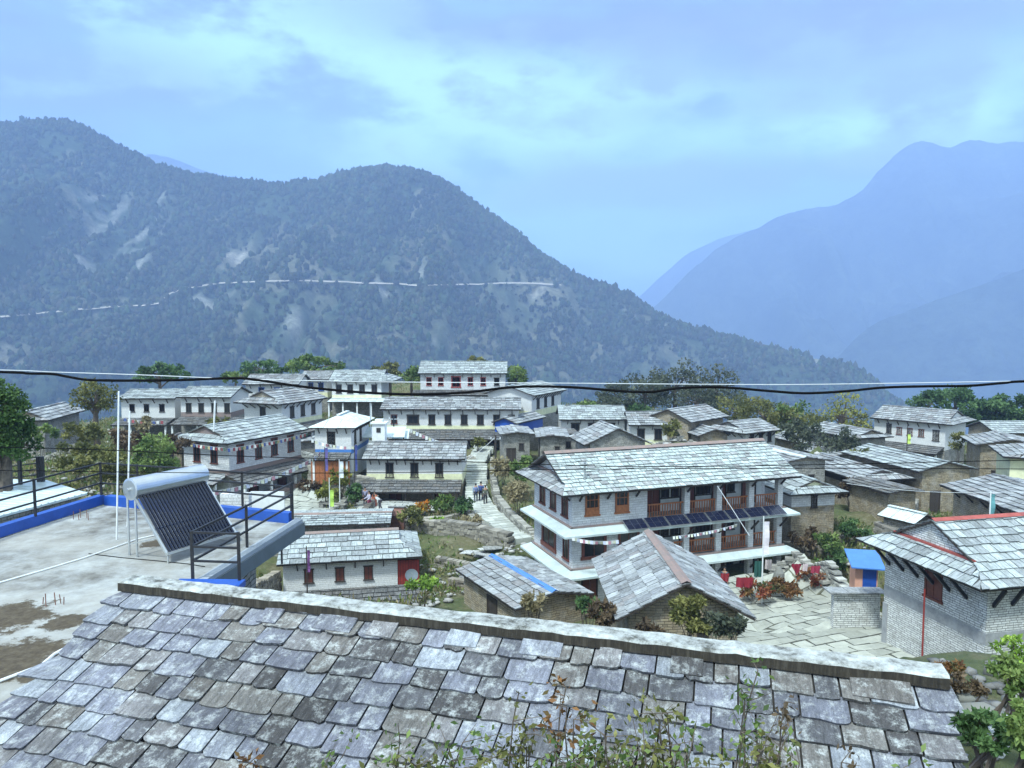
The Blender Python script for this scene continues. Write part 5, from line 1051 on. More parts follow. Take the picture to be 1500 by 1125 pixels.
# uncountable ground cover and rubble over the slopes
rs = np.random.RandomState(12); nT = 60000
yy = 22 + 106 * rs.uniform(0, 1, nT) ** 1.25; xx = rs.uniform(-1, 1, nT) * (yy * .72 + 4)
keep = np.ones(nT, bool)
def inside(Mi, L_, W_, x, y, mar=.5):
    a = Mi[0][0] * x + Mi[0][1] * y + Mi[0][3]; b = Mi[1][0] * x + Mi[1][1] * y + Mi[1][3]; return (a > -mar) & (a < L_ + mar) & (b > -2.4) & (b < W_ + mar)
for (Mi, L_, W_) in FOOT: keep &= ~inside(Mi, L_, W_, xx, yy)
PAVED = []   # paved polygons (world xy)
def poly_px(pts, D=None, z=None): return [tuple((PZ(x, y, z) if z is not None else P(x, y, D))[:2]) for x, y in pts]
YARD = [(900 * 0 + 1075, 905), (1130, 868), (1215, 862), (1290, 880), (1300, 960), (1100, 960)]
def in_poly(x, y, poly):
    c = np.zeros(x.shape, bool); n = len(poly)
    for i in range(n):
        (x0, y0), (x1, y1) = poly[i], poly[(i + 1) % n]; k = ((y0 > y) != (y1 > y)); c ^= k & (x < (x1 - x0) * (y - y0) / (y1 - y0 + 1e-12) + x0)
    return c
Pyard = [(10.5, 38), (11.5, 45.5), (15.5, 48.5), (21, 47), (20.5, 38), (18, 33), (13, 35)]
Pcourt = [tuple(PZ(x, y, -15.2)[:2]) for x, y in ((370, 768), (470, 768), (500, 715), (480, 702), (440, 722), (330, 745))]
Pstairs = [(-5.2, 82), (-2.2, 82), (-.2, 60), (1.6, 52), (-.4, 51), (-3.2, 58), (-4.6, 68)]
Pfront7 = [tuple(PZ(x, y, -15.2)[:2]) for x, y in ((520, 758), (600, 758), (690, 735), (690, 722), (520, 728))]
PAVED += [Pyard, Pcourt, Pstairs, Pfront7]
for p_ in PAVED: keep &= ~in_poly(xx, yy, p_)
dn = fbm(xx * .12, yy * .12, 90, 4); keep &= ~((xx > 9) & (yy < 38)); keep &= rs.rand(nT) < np.clip((dn - .36) * 5, .08, 1)
xx, yy = xx[keep], yy[keep]; zz = ground(xx, yy); nn_ = len(xx); rep = 5
cen = np.repeat(np.stack([xx, yy, zz + .05], -1), rep, 0) + rs.normal(size=(nn_ * rep, 3)) * np.array([.25, .25, .14]) + np.array([0, 0, .06]); tn_ = np.repeat(fbm(xx * .2, yy * .2, 95, 3), rep)
kindsel = np.repeat(rs.rand(nn_), rep); cc = np.where((kindsel < .45)[:, None], pickcols('olive', len(cen), rs, tn_), np.where((kindsel < .75)[:, None], pickcols('mid', len(cen), rs, tn_), pickcols('straw', len(cen), rs, tn_)))
o = leaf_mesh('undergrowth', cen, .30, cc, rs, asp=.35, down=-1.6); stuff(o, 'weeds and grass covering the slopes between the houses', 'undergrowth')
def rocks(name, pts, sizes, cols, rs):
    n = len(pts); V = ico[None] * (1 + rs.uniform(-.28, .28, (n, 12, 1))) * (sizes[:, None, None] * np.stack([rs.uniform(.8, 1.3, n), rs.uniform(.7, 1.1, n), rs.uniform(.35, .6, n)], -1)[:, None, :]) + pts[:, None, :]
    f = (np.vstack([icf, [(2, 6, 1), (6, 11, 7), (7, 11, 8), (8, 11, 9), (9, 11, 10), (10, 11, 6)]])[None] + (np.arange(n) * 12)[:, None, None]).reshape(-1, 3); return fast_mesh(name, V.reshape(-1, 3), f, np.repeat(cols, 12, 0), M['stuffattr'])
nR = 9000; yr_ = 24 + 80 * rs.uniform(0, 1, nR) ** 1.3; xr_ = rs.uniform(-1, 1, nR) * (yr_ * .7 + 3); kp = fbm(xr_ * .15, yr_ * .15, 120, 4) > .53
for (Mi, L_, W_) in FOOT: kp &= ~inside(Mi, L_, W_, xr_, yr_, .3)
for p_ in (Pyard, Pcourt): kp &= ~in_poly(xr_, yr_, p_)
xr_, yr_ = xr_[kp], yr_[kp]; pr_ = np.stack([xr_, yr_, ground(xr_, yr_) + .05], -1); g_ = rs.uniform(.18, .5, len(xr_))[:, None] * np.array([1, .98, .94])
stuff(rocks('rubble', pr_, rs.uniform(.08, .34, len(xr_)), g_, rs), 'loose stones scattered over the slopes', 'rubble')

# ------------------------------------------------------------ plants close to the viewpoint, in front of our roof
def leafy(x, ytop, D, zb, spread, nst, kind, label, seed, leaf=.05, dens=26, lean=0.0):
    """stems rising from the bank in front of the viewpoint"""
    rs = np.random.RandomState(seed); top = P(x, ytop, D); b = Vector((top.x, D, zb)); t = thing('leafy_shrub', label, 'shrub', b, 0, 'leafy shrubs in the foreground'); H_ = top.z - zb; C = []
    for s_ in range(nst):
        a = rs.uniform(0, 6.28); r = rs.uniform(0, 1) * spread; hh = H_ * rs.uniform(.6, 1.0) if s_ else H_; p = Vector((rs.uniform(-.06, .06), rs.uniform(-.06, .06), -.1)); e = Vector((r * math.cos(a) + lean, r * math.sin(a) * .5, hh)); pts = []
        for k in range(9):
            f = k / 8; q = p.lerp(e, f); q.x += .05 * math.sin(5 * f + a) + rs.uniform(-.012, .012); q.z += -.06 * (f > .9) ; pts.append(q)
        m = MB(); m.tube(pts, [.007 * (1 - .75 * k / 8) + .0015 for k in range(9)], 5, cap=False)
        for k in range(2, 9):
            for b_ in range(rs.randint(1, 3)):
                q0 = pts[k]; dd = Vector((rs.normal(), rs.normal() * .7, rs.uniform(-.1, .8))).normalized() * rs.uniform(.06, .22) * (.6 + spread); q1 = q0 + dd; m.tube([q0, q1], [.003, .0015], 4, cap=False)
                for z in range(max(2, dens // 3)): C.append(tuple(q0.lerp(q1, rs.uniform(.2, 1.05)) + Vector(rs.normal(size=3) * .028)))
        m.build('stem', M['bark'], t)
    C = np.array(C); leaf_mesh('leaves', C, leaf, pickcols(kind, len(C), rs), rs, t, asp=.5, down=.3); return t
LS = [(365, 1075, 3.6, 'rust', .1, 3, 'reddish brown seedhead plant at the left end of the foreground shrubs'), (430, 1085, 3.7, 'mid', .3, 5, 'leafy shrub in front of the near roof, second from the left'), (575, 1040, 3.6, 'mid', .12, 4, 'upright dark leaved shrub in front of the near roof, left of centre'), (610, 1085, 3.5, 'olive', .3, 6, 'spreading olive shrub at the bottom, left of centre'), (700, 1095, 3.5, 'mid', .25, 6, 'low green shrub at the bottom centre'),
      (765, 990, 3.7, 'olive', .16, 5, 'tall thin twiggy shrub rising over the slates near the centre'), (825, 985, 3.7, 'rust', .1, 3, 'slender red leaved sprig over the slates near the centre'), (850, 1050, 3.5, 'mid', .3, 6, 'bushy green shrub at the bottom right of centre'), (950, 1045, 3.5, 'olive', .3, 7, 'dense olive shrub at the bottom between centre and right'), (1010, 1085, 3.5, 'mid', .25, 5, 'low leafy shrub at the bottom, three quarters across'),
      (1100, 955, 3.8, 'mid', .13, 4, 'tall sprig with sparse leaves reaching the ridge at the right'), (1130, 1050, 3.5, 'olive', .25, 5, 'olive shrub at the bottom right, below the tall sprig'), (1225, 1080, 3.5, 'brown', .2, 4, 'brown leaved shrub at the bottom right'), (1290, 1065, 3.5, 'mid', .22, 4, 'green shrub at the bottom right beside the brown one'), (1345, 1090, 3.5, 'mid', .22, 4, 'leafy shrub at the right foot of the near roof')]
LS += [(620, 1075, 3.4, 'olive', .35, 8, 'matted olive shrub in the bottom centre beneath the slates'), (880, 1030, 3.55, 'olive', .22, 6, 'olive shrub with pale twigs right of the slender red sprig'), (1000, 1060, 3.4, 'mid', .3, 8, 'matted green shrub between the low leafy and the tall olive one'), (485, 1100, 3.4, 'olive', .32, 6, 'low olive shrub at the bottom between the two left leafy shrubs'), (655, 1060, 3.6, 'mid', .28, 7, 'full green shrub at the bottom just left of the tall twiggy one'), (735, 1065, 3.4, 'olive', .3, 7, 'thick olive shrub at the foot of the tall twiggy one'), (800, 1075, 3.4, 'mid', .3, 8, 'thick green shrub below the slender red sprig'), (900, 1055, 3.5, 'mid', .3, 8, 'thick dark green shrub left of the dense olive one'),
      (975, 1010, 3.6, 'olive', .2, 6, 'tall olive shrub over the slates right of centre'), (1060, 1070, 3.4, 'olive', .3, 7, 'olive shrub left of the tall sparse sprig'), (1180, 1085, 3.4, 'mid', .3, 6, 'green shrub at the bottom right, between the olive and brown ones'), (1130, 1000, 3.7, 'brown', .16, 4, 'thin brown leaved stems beside the tall sparse sprig'), (545, 1095, 3.4, 'mid', .3, 6, 'low bright shrub at the foot of the upright dark leaved one')]
for i, (x, y, D_, kd, sp, ns_, lb_) in enumerate(LS): leafy(x, y + (28 if y > 1030 else 12), D_, -3.45, sp * 1.25, ns_ + (5 if sp > .2 else 1), kd, lb_, 600 + i, leaf=.042)
for i, (x, y, D_, n_, h_, w_, kd, lb_) in enumerate([(1480, 1020, 6.5, 5, 60, 80, 'mid', 'leafy green bush at the lower right corner, upper part of the bank'), (1440, 1095, 5.2, 5, 60, 120, 'dark', 'dark leafy bush at the lower right corner'), (1505, 1115, 4.6, 5, 100, 90, 'mid', 'large leafy bush cut by the lower right corner'), (1485, 965, 14, 4, 34, 80, 'lime', 'yellow-green weeds on the bank under the right hand house'), (1410, 1015, 9, 4, 30, 70, 'brown', 'brown dead weeds on the dark bank beside the ridge end'), (1395, 985, 14, 4, 16, 60, 'rust', 'rusty weeds along the top of the dark bank')]):
    bush(x, y, w_, h_, D_, kd, lb_, 700 + i, n=1700 if D_ < 8 else 500, leaf=.032 + .004 * D_, loc=P(x, y, D_), name='bush', group=GB)
Zv = Vector((0, 0, 1))
# ------------------------------------------------------------ paving, steps and dry stone walls
def flagstones(name, poly, cell, ang, seed, base=(.44, .46, .41), lift=.2):
    rng = random.Random(seed); cx = sum(p[0] for p in poly) / len(poly); cy = sum(p[1] for p in poly) / len(poly); ca, sa = math.cos(ang), math.sin(ang)
    R_ = max(math.hypot(p[0] - cx, p[1] - cy) for p in poly); n = int(R_ / cell) + 2; m = MB(); tops = []
    jx = {}
    def node(i, j):
        if (i, j) not in jx: jx[(i, j)] = ((i + (j % 2) * .45 + rng.uniform(-.13, .13)) * cell * 1.3, (j + rng.uniform(-.07, .07)) * cell)
        return jx[(i, j)]
    for i in range(-n, n):
        for j in range(-n, n):
            a0 = node(i, j); a1 = node(i + 1, j); q = [a0, a1, (a1[0] + rng.uniform(-.1, .1), a1[1] + cell * .98), (a0[0] + rng.uniform(-.1, .1), a0[1] + cell * .98)]; mx = sum(a[0] for a in q) / 4; my = sum(a[1] for a in q) / 4
            w = [(cx + x * ca - y * sa, cy + x * sa + y * ca) for x, y in q]; wc = (cx + mx * ca - my * sa, cy + mx * sa + my * ca)
            if not in_poly(np.array([wc[0]]), np.array([wc[1]]), poly)[0]: continue
            w = [(wc[0] + (x - wc[0]) * .96, wc[1] + (y - wc[1]) * .95) for x, y in w]; tops.append((w, rng.uniform(.75, 1.15), rng.uniform(-.02, .02)))
    allx = np.array([p[0] for t in tops for p in t[0]]); ally = np.array([p[1] for t in tops for p in t[0]]); gz_ = ground(allx, ally)
    for k, (w, g, dz) in enumerate(tops):
        c = tuple(b * g for b in base); top = [Vector((w[i][0], w[i][1], gz_[k * 4 + i] + lift + dz)) for i in range(4)]; m.face(top, c)
        for i in range(4): a, b = top[i], top[(i + 1) % 4]; m.face([a - Zv * .14, b - Zv * .14, b, a], tuple(x * .45 for x in c))
    o = m.build(name, M['stuffattr']); struct(o)
    m = MB(); gp = ground([p[0] for p in poly], [p[1] for p in poly])
    # mortar/earth bed just under the slabs
    for k, (w, g, dz) in enumerate(tops):
        wc = (sum(p[0] for p in w) / 4, sum(p[1] for p in w) / 4); m.face([Vector((wc[0] + (w[i][0] - wc[0]) * 1.2, wc[1] + (w[i][1] - wc[1]) * 1.2, gz_[k * 4 + i] + lift - .075)) for i in range(4)], (.13, .13, .09))
    struct(m.build(name + '_bed', M['stuffattr']))
flagstones('courtyard', Pyard, .8, .3, 1, (.40, .41, .36)); flagstones('courtyard', Pcourt, .8, -.3, 2, (.42, .44, .40)); flagstones('pavement', Pfront7, .8, .1, 3, (.40, .41, .38))
path = [P(*a) for a in ((712, 652, 82), (698, 680, 74), (697, 705, 69.5), (700, 735, 64), (715, 755, 60), (745, 778, 56), (775, 795, 52))]
def resample(pts, step):
    out = [pts[0].copy()]; acc = 0
    for a, b in zip(pts, pts[1:]):
        L = (b - a).length; t = step - acc
        while t < L: out.append(a.lerp(b, t / L)); t += step
        acc = L - (t - step)
    return out
st_ = resample(path, .62); m = MB(); rng = random.Random(3)
for i in range(len(st_) - 1):
    a, b = st_[i], st_[i + 1]; d = (b - a); d.z = 0; d.normalize(); n = Vector((-d.y, d.x, 0)); z = a.z + .28
    w0, w1 = -1.0 + rng.uniform(-.12, .12), 1.0 + rng.uniform(-.12, .12); k = w0
    while k < w1 - .1:
        k2 = min(k + rng.uniform(.5, 1.0), w1); g = rng.uniform(.75, 1.15); m.obox(Vector((a.x, a.y, z)), d, n, Zv, -.04, .6 + rng.uniform(-.03, .03), k, k2 - .02, -.5, rng.uniform(-.015, .015), (.46 * g, .48 * g, .44 * g)); k = k2
struct(m.build('stone_steps', M['stuffattr']))
def stone_wall(label, pts, h, seed, th=.5, col=(.33, .32, .28), ch=.16, cw=(.2, .55), sink=.5, z=None):
    rng = random.Random(seed); q = [P(*a) for a in pts]; b0 = q[0].copy(); t = None; m = MB()
    for p in q: p.z = (g1(p.x, p.y) if z is None else z)
    b0 = q[0].copy(); q = [p - b0 for p in q]
    for a, b in zip(q, q[1:]):
        d = b - a; L = d.length; dz = d.z; d.z = 0; Lh = d.length; d.normalize(); n = Vector((-d.y, d.x, 0)); zz = -sink; 
        while zz < h:
            u = -rng.uniform(0, .2); c_ = ch * rng.uniform(.75, 1.25)
            while u < Lh:
                w = rng.uniform(*cw); g = rng.uniform(.55, 1.35); zb = dz * max(u, 0) / Lh; e = rng.uniform(-.04, .04)
                m.obox(a + Zv * zb, d, n, Zv, u, u + w - .015, -th / 2 - e, th / 2 + e, zz, zz + c_ - .012, tuple(x * g for x in col)); u += w
            zz += c_
    o = m.build('stone_wall', M['stuffattr'], loc=b0); return tag(o, label, 'stone wall', 'dry stone walls in the village')
stone_wall('dry stone wall along the right side of the stone steps', [(722, 678, 74), (722, 705, 69), (728, 733, 63.5), (745, 758, 59), (775, 780, 54), (805, 800, 50)], .75, 1)
stone_wall('low stone wall along the left side of the stone steps below the middle house', [(680, 745, 61), (700, 768, 57.5), (735, 795, 53)], .35, 2)
stone_wall('rough terrace wall holding the planted bed below the middle house', [(598, 788, 56), (650, 792, 55), (700, 790, 54), (745, 800, 52)], 1.0, 3, th=.7, col=(.27, .25, .21))
stone_wall('long low wall on the right rim of the paved courtyard', [(470, 768, 58), (500, 745, 62), (520, 728, 66)], .5, 4)
stone_wall('stone wall edging the terrace where the small group stands', [(528, 770, 58), (545, 752, 61), (552, 738, 65)], .7, 5, col=(.22, .2, .17))
stone_wall('collapsed stone bank between the blue ridged shed and the field', [(660, 832, 46), (690, 835, 45), (700, 870, 42)], .6, 6, col=(.25, .22, .18))
stone_wall('pale topped stone wall climbing the slope right of the lodge', [(1145, 800, 50), (1180, 806, 49.5), (1215, 838, 46), (1240, 850, 44)], .6, 7, col=(.42, .42, .39))
stone_wall('stone wall on the slope below the tan rubble house', [(1150, 785, 51.5), (1200, 790, 51), (1255, 790, 51)], .5, 8, col=(.30, .27, .22))
stone_wall('stone wall beside the long dark walled house on the right', [(1285, 770, 52), (1330, 785, 49), (1375, 790, 47)], .9, 9, col=(.3, .28, .25))
stone_wall('retaining wall under the right hill house', [(1235, 668, 72), (1290, 664, 74), (1330, 655, 78)], 1.2, 10, col=(.33, .32, .29))
stone_wall('stone wall behind the flag hung stone house', [(412, 672, 76), (445, 668, 76), (470, 663, 75)], 1.5, 11, col=(.36, .37, .35))
stone_wall('stone retaining wall below the orange doors', [(455, 712, 66.5), (500, 715, 66), (562, 712, 67)], 1.9, 12, col=(.36, .34, .29), sink=.8)
stone_wall('tumbled wall beside the left end of the low white house', [(372, 850, 40), (385, 830, 42), (404, 808, 45)], 1.6, 13, col=(.26, .23, .18))
stone_wall('stone wall climbing between the pink gabled house and the stone gabled house on the right', [(1336, 735, 56), (1345, 705, 61), (1338, 690, 66)], .9, 14, col=(.26, .25, .22))
# yard wall with slate coping by the right hand house, and the blue booth behind it
a = P(1222, 868, 38.6); b = PZ(1279, 868, a.z); d = (b - a).normalized(); n = Vector((-d.y, d.x, 0)); t = thing('yard_wall', 'pale stone yard wall with a slate coping joining the right hand house', 'wall', (a.x, a.y, a.z - 2.6), math.atan2(d.y, d.x)); L_ = (b - a).length
m = MB(); m.box(0, 0, -.6, L_ + .4, .35, 2.6); m.build('wall', M['brick_white'], t); m = MB(); rng = random.Random(2); u = -.35
while u < L_ + .3: m.box(u, -.3, 2.61 + rng.uniform(0, .02), u + .5, .6, 2.68 + rng.uniform(0, .03), (.3, .31, .32)); u += .51
m.build('coping', M['slate'], t)
a = P(1252, 862, 41.5); a.z = -15.3; t = thing('blue_booth', 'small peach walled booth with a blue door and blue sloping roof', 'booth', a, R(-12))
m = MB(); m.box(0, 0, -.5, 1.2, 1.3, 1.95); m.build('wall', M['peach'], t); m = MB(); m.box(.4, -.04, .2, 1.12, -.003, 1.8); m.build('door', M['blue'], t); m = MB(); q = [Vector((-.3, -.45, 1.9)), Vector((1.5, -.45, 1.87)), Vector((1.5, 1.5, 2.4)), Vector((-.3, 1.5, 2.4))]; m.face(q); m.face([p - Zv * .07 for p in q][::-1])
for i in range(4): m.face([q[i] - Zv * .07, q[(i + 1) % 4] - Zv * .07, q[(i + 1) % 4], q[i]])
m.build('roof', M['blue_tin'], t)
# white board and low white wall behind the terrace
t = thing('notice_board', 'blank white panel standing behind the right corner of the terrace railing', 'panel', P(392, 790, 34)); p0 = t.location
m = MB(); a = P(367, 717, 34) - p0; b = P(416, 720, 34) - p0; m.obox(Vector((a.x, a.y, 0)), Vector((1, 0, 0)), Vector((0, 1, 0)), Zv, 0, b.x - a.x, 0, .05, b.z - 1.5, b.z); m.build('board', M['whitepaint'], t)
m = MB(); [m.box(x - .04, .06, -1.2, x + .04, .12, b.z) for x in (a.x + .2, b.x - .2)]; m.build('leg', M['black'], t)
a = P(322, 724, 33); b = P(364, 724, 33); m = MB(); m.box(0, 0, -4.5, b.x - a.x, .4, 0); tag(m.build('boundary_wall', M['white_rough'], loc=a), 'whitewashed stone wall seen through the terrace railing beside the heater', 'wall')
# slate pile and rubbish in the field
t = thing('slate_pile', 'untidy heap of slabs and tin sheets lying in the field', 'pile', P(702, 800, 51)); rng = random.Random(8); pz = g1(t.location.x, t.location.y) - t.location.z
for k in range(16):
    m = MB(); an = rng.uniform(-.5, .5); U = Vector((math.cos(an), math.sin(an), rng.uniform(-.12, .12))).normalized(); W = Zv.cross(U).normalized(); W.z = rng.uniform(-.15, .2); W.normalize(); NN = U.cross(W); g = rng.uniform(.25, .6)
    m.obox(Vector((rng.uniform(-1.6, 1.3), rng.uniform(-1.2, 1.0), pz + .2 + rng.uniform(0, .5))), U, W, NN, 0, rng.uniform(.6, 1.7), 0, rng.uniform(.4, .9), 0, .03, (g, g * 1.02, g)); m.build('slab', M['slate'], t)
# small things near the centre
t = thing('white_tower', 'small white square chimney tower with a dark opening left of the longest house', 'tower', P(556, 640, 70)); m = MB(); m.box(-.6, -.6, -1.5, .6, .6, 1.3); m.build('wall', M['whitepaint'], t); m = MB(); m.box(-.75, -.75, 1.31, .75, .75, 1.42); m.box(-.35, -.35, 1.42, .35, .35, 1.7); m.build('cap', M['plaster'], t); m = MB(); m.box(-.18, -.64, .5, .22, -.61, .95); m.build('opening', M['dark'], t)
for (x, y, D_, w, dp, lb) in ((560, 641, 70.5, 4.2, 2.6, 'flat pale tin canopy between the hipped tin roof and the longest house'), (586, 643, 71.5, 1.6, 2.4, 'folded pale tin sheet roof in front of the longest house porch')):
    p = P(x, y, D_); m = MB(); m.obox(Vector((0, 0, 0)), Vector((1, 0, 0)), Vector((0, .96, .26)), Vector((0, -.26, .96)), -w / 2, w / 2, 0, dp, 0, .04); t = thing('canopy', lb, 'canopy', p, R(4)); m.build('sheet', M['tin'], t)
    for sx in (-w / 2 + .1, w / 2 - .1): m = MB(); m.box(sx - .05, .1, -2.2, sx + .05, .2, 0); m.build('post', M['wood_dark'], t)
# satellite dish on the lower roof
p = P(603, 852, 42.3); t = thing('satellite_dish', 'dark grey satellite dish on the lower roof of the low white house', 'satellite dish', p); m = MB(); prv = None; ax = Vector((.15, -.75, .65)).normalized(); ua = ax.cross(Zv).normalized(); va = ua.cross(ax)
for r in range(5):
    f = r / 4; ring = [Vector((0, 0, .35)) + (ua * math.cos(k * math.pi / 10) + va * math.sin(k * math.pi / 10)) * .38 * f + ax * (.1 * f * f) for k in range(20)]
    if prv: [m.face([prv[k], ring[k], ring[(k + 1) % 20], prv[(k + 1) % 20]]) for k in range(20)]
    prv = ring
m.build('dish', M['slategrey'], t); m = MB(); m.tube([(0, 0, -.2), (0, 0, .35)], .03, 6); m.tube([Vector((0, 0, .1)), Vector((0, 0, .35)) + ax * .45], .012, 5); m.build('arm', M['steel'], t)
# poles
def pole(x, yt, yb, D, r, mat, label, cross=False, cat='pole', name='pole'):
    b = P(x, yb, D); tp_ = P(x, yt, D); gz_ = min(g1(b.x, b.y), b.z); t = thing(name, label, cat, (b.x, b.y, gz_)); m = MB(); m.tube([(0, 0, -.3), (0, 0, tp_.z - gz_)], [r * 1.2, r], 8); m.build('shaft', mat, t)
    if cross:
        hh = tp_.z - gz_; m = MB(); m.box(-.5, -.04, hh - .45, .5, .04, hh - .36); m.build('crossarm', M['steel'], t)
        for k in (-.42, 0, .42): m = MB(); m.tube([(k, 0, hh - .36), (k, 0, hh - .2)], .045, 6); m.build('insulator', M['whitepaint'], t)
    return t
pole(726, 637, 712, 68, .09, M['wood_dark'], 'wooden electric pole with a white topped crossarm at the stone steps', True, 'electric pole', 'electric_pole')
pole(577, 608, 642, 74, .07, M['black'], 'dark electric pole in front of the longest house', True, 'electric pole', 'electric_pole')
pole(543, 590, 640, 72, .05, M['steel'], 'thin grey pole by the hipped tin roof', False)
def wire(label, a, b, r=.012, sag=.5, mat='rubber'):
    m = MB(); m.tube([a.lerp(b, i / 12) - Zv * sag * 4 * (i / 12) * (1 - i / 12) for i in range(13)], r, 4); tag(m.build('electric_wire', M[mat]), label, 'wire')
wire('pale wire from the pole at the steps down towards the middle house', P(726, 640, 68), P(672, 680, 66), .02, .2, 'wire'); wire('thin pale wire crossing the lower right roofs', P(1240, 708, 50), P(1500, 720, 44), .015, .3, 'wire')
# prayer flags
FC = [(.08, .12, .32), (.6, .6, .6), (.3, .06, .07), (.7, .68, .62), (.38, .12, .12), (.12, .2, .14), (.6, .5, .25)]
def flags(label, a, b, n, sag=.5, s=.26, cols=FC, seed=1):
    t = thing('prayer_flags', label, 'prayer flags', a, 0, 'strings of prayer flags'); rng = random.Random(seed); b = b - a; a = Vector((0, 0, 0)); f = lambda u: a.lerp(b, u) - Zv * sag * 4 * u * (1 - u); m = MB(); m.tube([f(i / 14) for i in range(15)], .01, 4); m.build('string', M['wire'], t)
    d = b.normalized(); nn = Vector((-d.y, d.x, 0)).normalized()
    for k in range(n):
        p = f((k + .5) / n); m = MB(); sw = nn * rng.uniform(-.08, .08); dd = Vector((d.x, d.y, 0)).normalized(); q = [p - dd * s * .42, p + dd * s * .42, p + dd * s * .42 - Zv * s + sw, p - dd * s * .42 - Zv * s * rng.uniform(.85, 1.1) + sw]
        m.face(q); m.face([v + nn * .008 for v in q][::-1]); m.build('flag', flat(cols[k % len(cols)]), t)
PALE = [(.75, .78, .78), (.7, .72, .55), (.5, .55, .7), (.78, .78, .76), (.4, .2, .25)]
flags('prayer flags hung under the front eave of the two storey stone house', P(333, 657, 60.5), P(451, 634, 70), 34, .15, .3, FC, 1); flags('prayer flags hung under the left gable eave of the two storey stone house', P(258, 644, 64), P(330, 656, 60.5), 20, .12, .28, FC, 2)
flags('pale prayer flags strung along the lower porch of the two storey stone house', P(290, 722, 55), P(452, 674, 63), 30, .5, .34, PALE, 3); flags('white prayer flags rising from the porch towards the orange doors', P(452, 674, 63), P(470, 660, 66), 5, .1, .34, PALE, 4)
flags('pale prayer flags across the front of the tin hipped house', P(455, 643, 64.5), P(519, 654, 63.5), 12, .2, .26, PALE, 5); flags('prayer flags slanting down from the roof of the longest house', P(600, 628, 78), P(655, 650, 76), 12, .1, .34, PALE, 6)
flags('string of white prayer flags at the left front corner of the lodge', P(838, 787, 43.2), P(906, 791, 43.6), 18, .15, .2, PALE, 7); flags('string of pale prayer flags between the veranda posts of the lodge', P(985, 786, 44.6), P(1080, 768, 45.5), 22, .1, .16, PALE, 8)
flags('prayer flags along the far eave of the upper left pair of houses', P(180, 612, 84), P(240, 616, 84), 10, .2, .35, FC, 9)
def tall_flag(x, yt, yb, D, y0, y1, w, col, label, name='flag_pole'):
    b = P(x, yb, D); gz_ = min(g1(b.x, b.y), b.z); t = thing(name, label, 'flag pole', (b.x, b.y, gz_)); tp_ = P(x, yt, D).z - gz_; m = MB(); m.tube([(0, 0, -.2), (0, 0, tp_)], [.05, .03], 6); m.build('shaft', M['wood_dark'] if 'dark' in label else M['whitepaint'], t)
    a_, b_ = P(x, y0, D).z - gz_, P(x, y1, D).z - gz_; m = MB(); n = 8; pr = None
    for k in range(n + 1):
        z = a_ + (b_ - a_) * k / n; o = .05 * math.sin(k * 1.3); q = [Vector((.04, o * .2, z)), Vector((.04 + w, o, z))]
        if pr: m.face([pr[0], pr[1], q[1], q[0]]); m.face([v + Vector((0, .008, 0)) for v in (q[0], q[1], pr[1], pr[0])])
        pr = q
    m.build('flag', flat(col), t)
tall_flag(477, 655, 742, 62, 656, 690, .22, (.12, .1, .3), 'dark pole with a purple vertical flag, left of three by the courtyard'); tall_flag(483, 700, 745, 60, 718, 742, .3, (.45, .7, .12), 'pole with a lime green flag at the courtyard rim'); tall_flag(498, 672, 740, 62, 676, 700, .3, (.7, .75, .8), 'pole with a white vertical flag in the courtyard flowers'); tall_flag(520, 650, 712, 64, 652, 690, .2, (.05, .07, .25), 'dark pole with a narrow navy flag in front of the orange doors')
tall_flag(1116, 756, 868, 43.8, 764, 812, .32, (.78, .72, .78), 'white pole with a pale pink vertical flag before the lodge'); tall_flag(450, 800, 862, 39, 806, 838, .14, (.16, .06, .2), 'dark pole with a thin purple flag before the low white house'); tall_flag(1328, 622, 668, 70, 636, 650, .28, (.55, .75, .15), 'dark pole with a lime yellow flag below the right hill house'); tall_flag(1449, 720, 772, 40, 724, 764, .22, (.12, .32, .34), 'pole with a teal flag behind the red ridge on the right')
# laundry on the lodge yard
def cloth(x, y, D, w, h, col, label, shape=0):
    p = P(x, y, D); m = MB(); n = 8; pr = None
    for k in range(n + 1):
        u = -w / 2 + w * k / n; hh = h * (1 if not shape else max(.2, 1 - abs(u) / (w / 2) * .85)); q = [Vector((u, .05 * math.sin(k * 2.1), 0)), Vector((u, .09 * math.sin(k * 1.7 + 1), -hh))]
        if pr: m.face([pr[1], q[1], q[0], pr[0]]); m.face([v + Vector((0, .012, 0)) for v in (pr[0], q[0], q[1], pr[1])])
        pr = q
    t = m.build('laundry', flat(col), loc=p); tag(t, label, 'laundry', 'laundry drying round the lodge')
cloth(1091, 846, 43.6, 1.0, .6, (.26, .015, .03), 'bright red blanket hanging at the lodge front'); cloth(1167, 826, 44.5, .6, .75, (.26, .015, .04), 'heart shaped red cloth on the washing line right of the lodge', 1); cloth(1195, 829, 44.6, .55, .45, (.35, .04, .08), 'dark red cloth right of the heart shaped one'); cloth(1180, 826, 44.6, .3, .45, (.7, .6, .62), 'pale pink cloth between two red ones'); cloth(1111, 822, 44.9, .45, 1.0, (.03, .12, .1), 'dark green cloth between the lodge posts'); cloth(1126, 820, 45.1, .4, .6, (.7, .62, .6), 'cream shirt hanging between the lodge posts'); cloth(1062, 840, 44.4, .5, .5, (.3, .03, .04), 'small maroon cloth left of the red blanket')
wire('washing line right of the lodge', P(1135, 822, 44.8), P(1215, 828, 44.8), .012, .1)
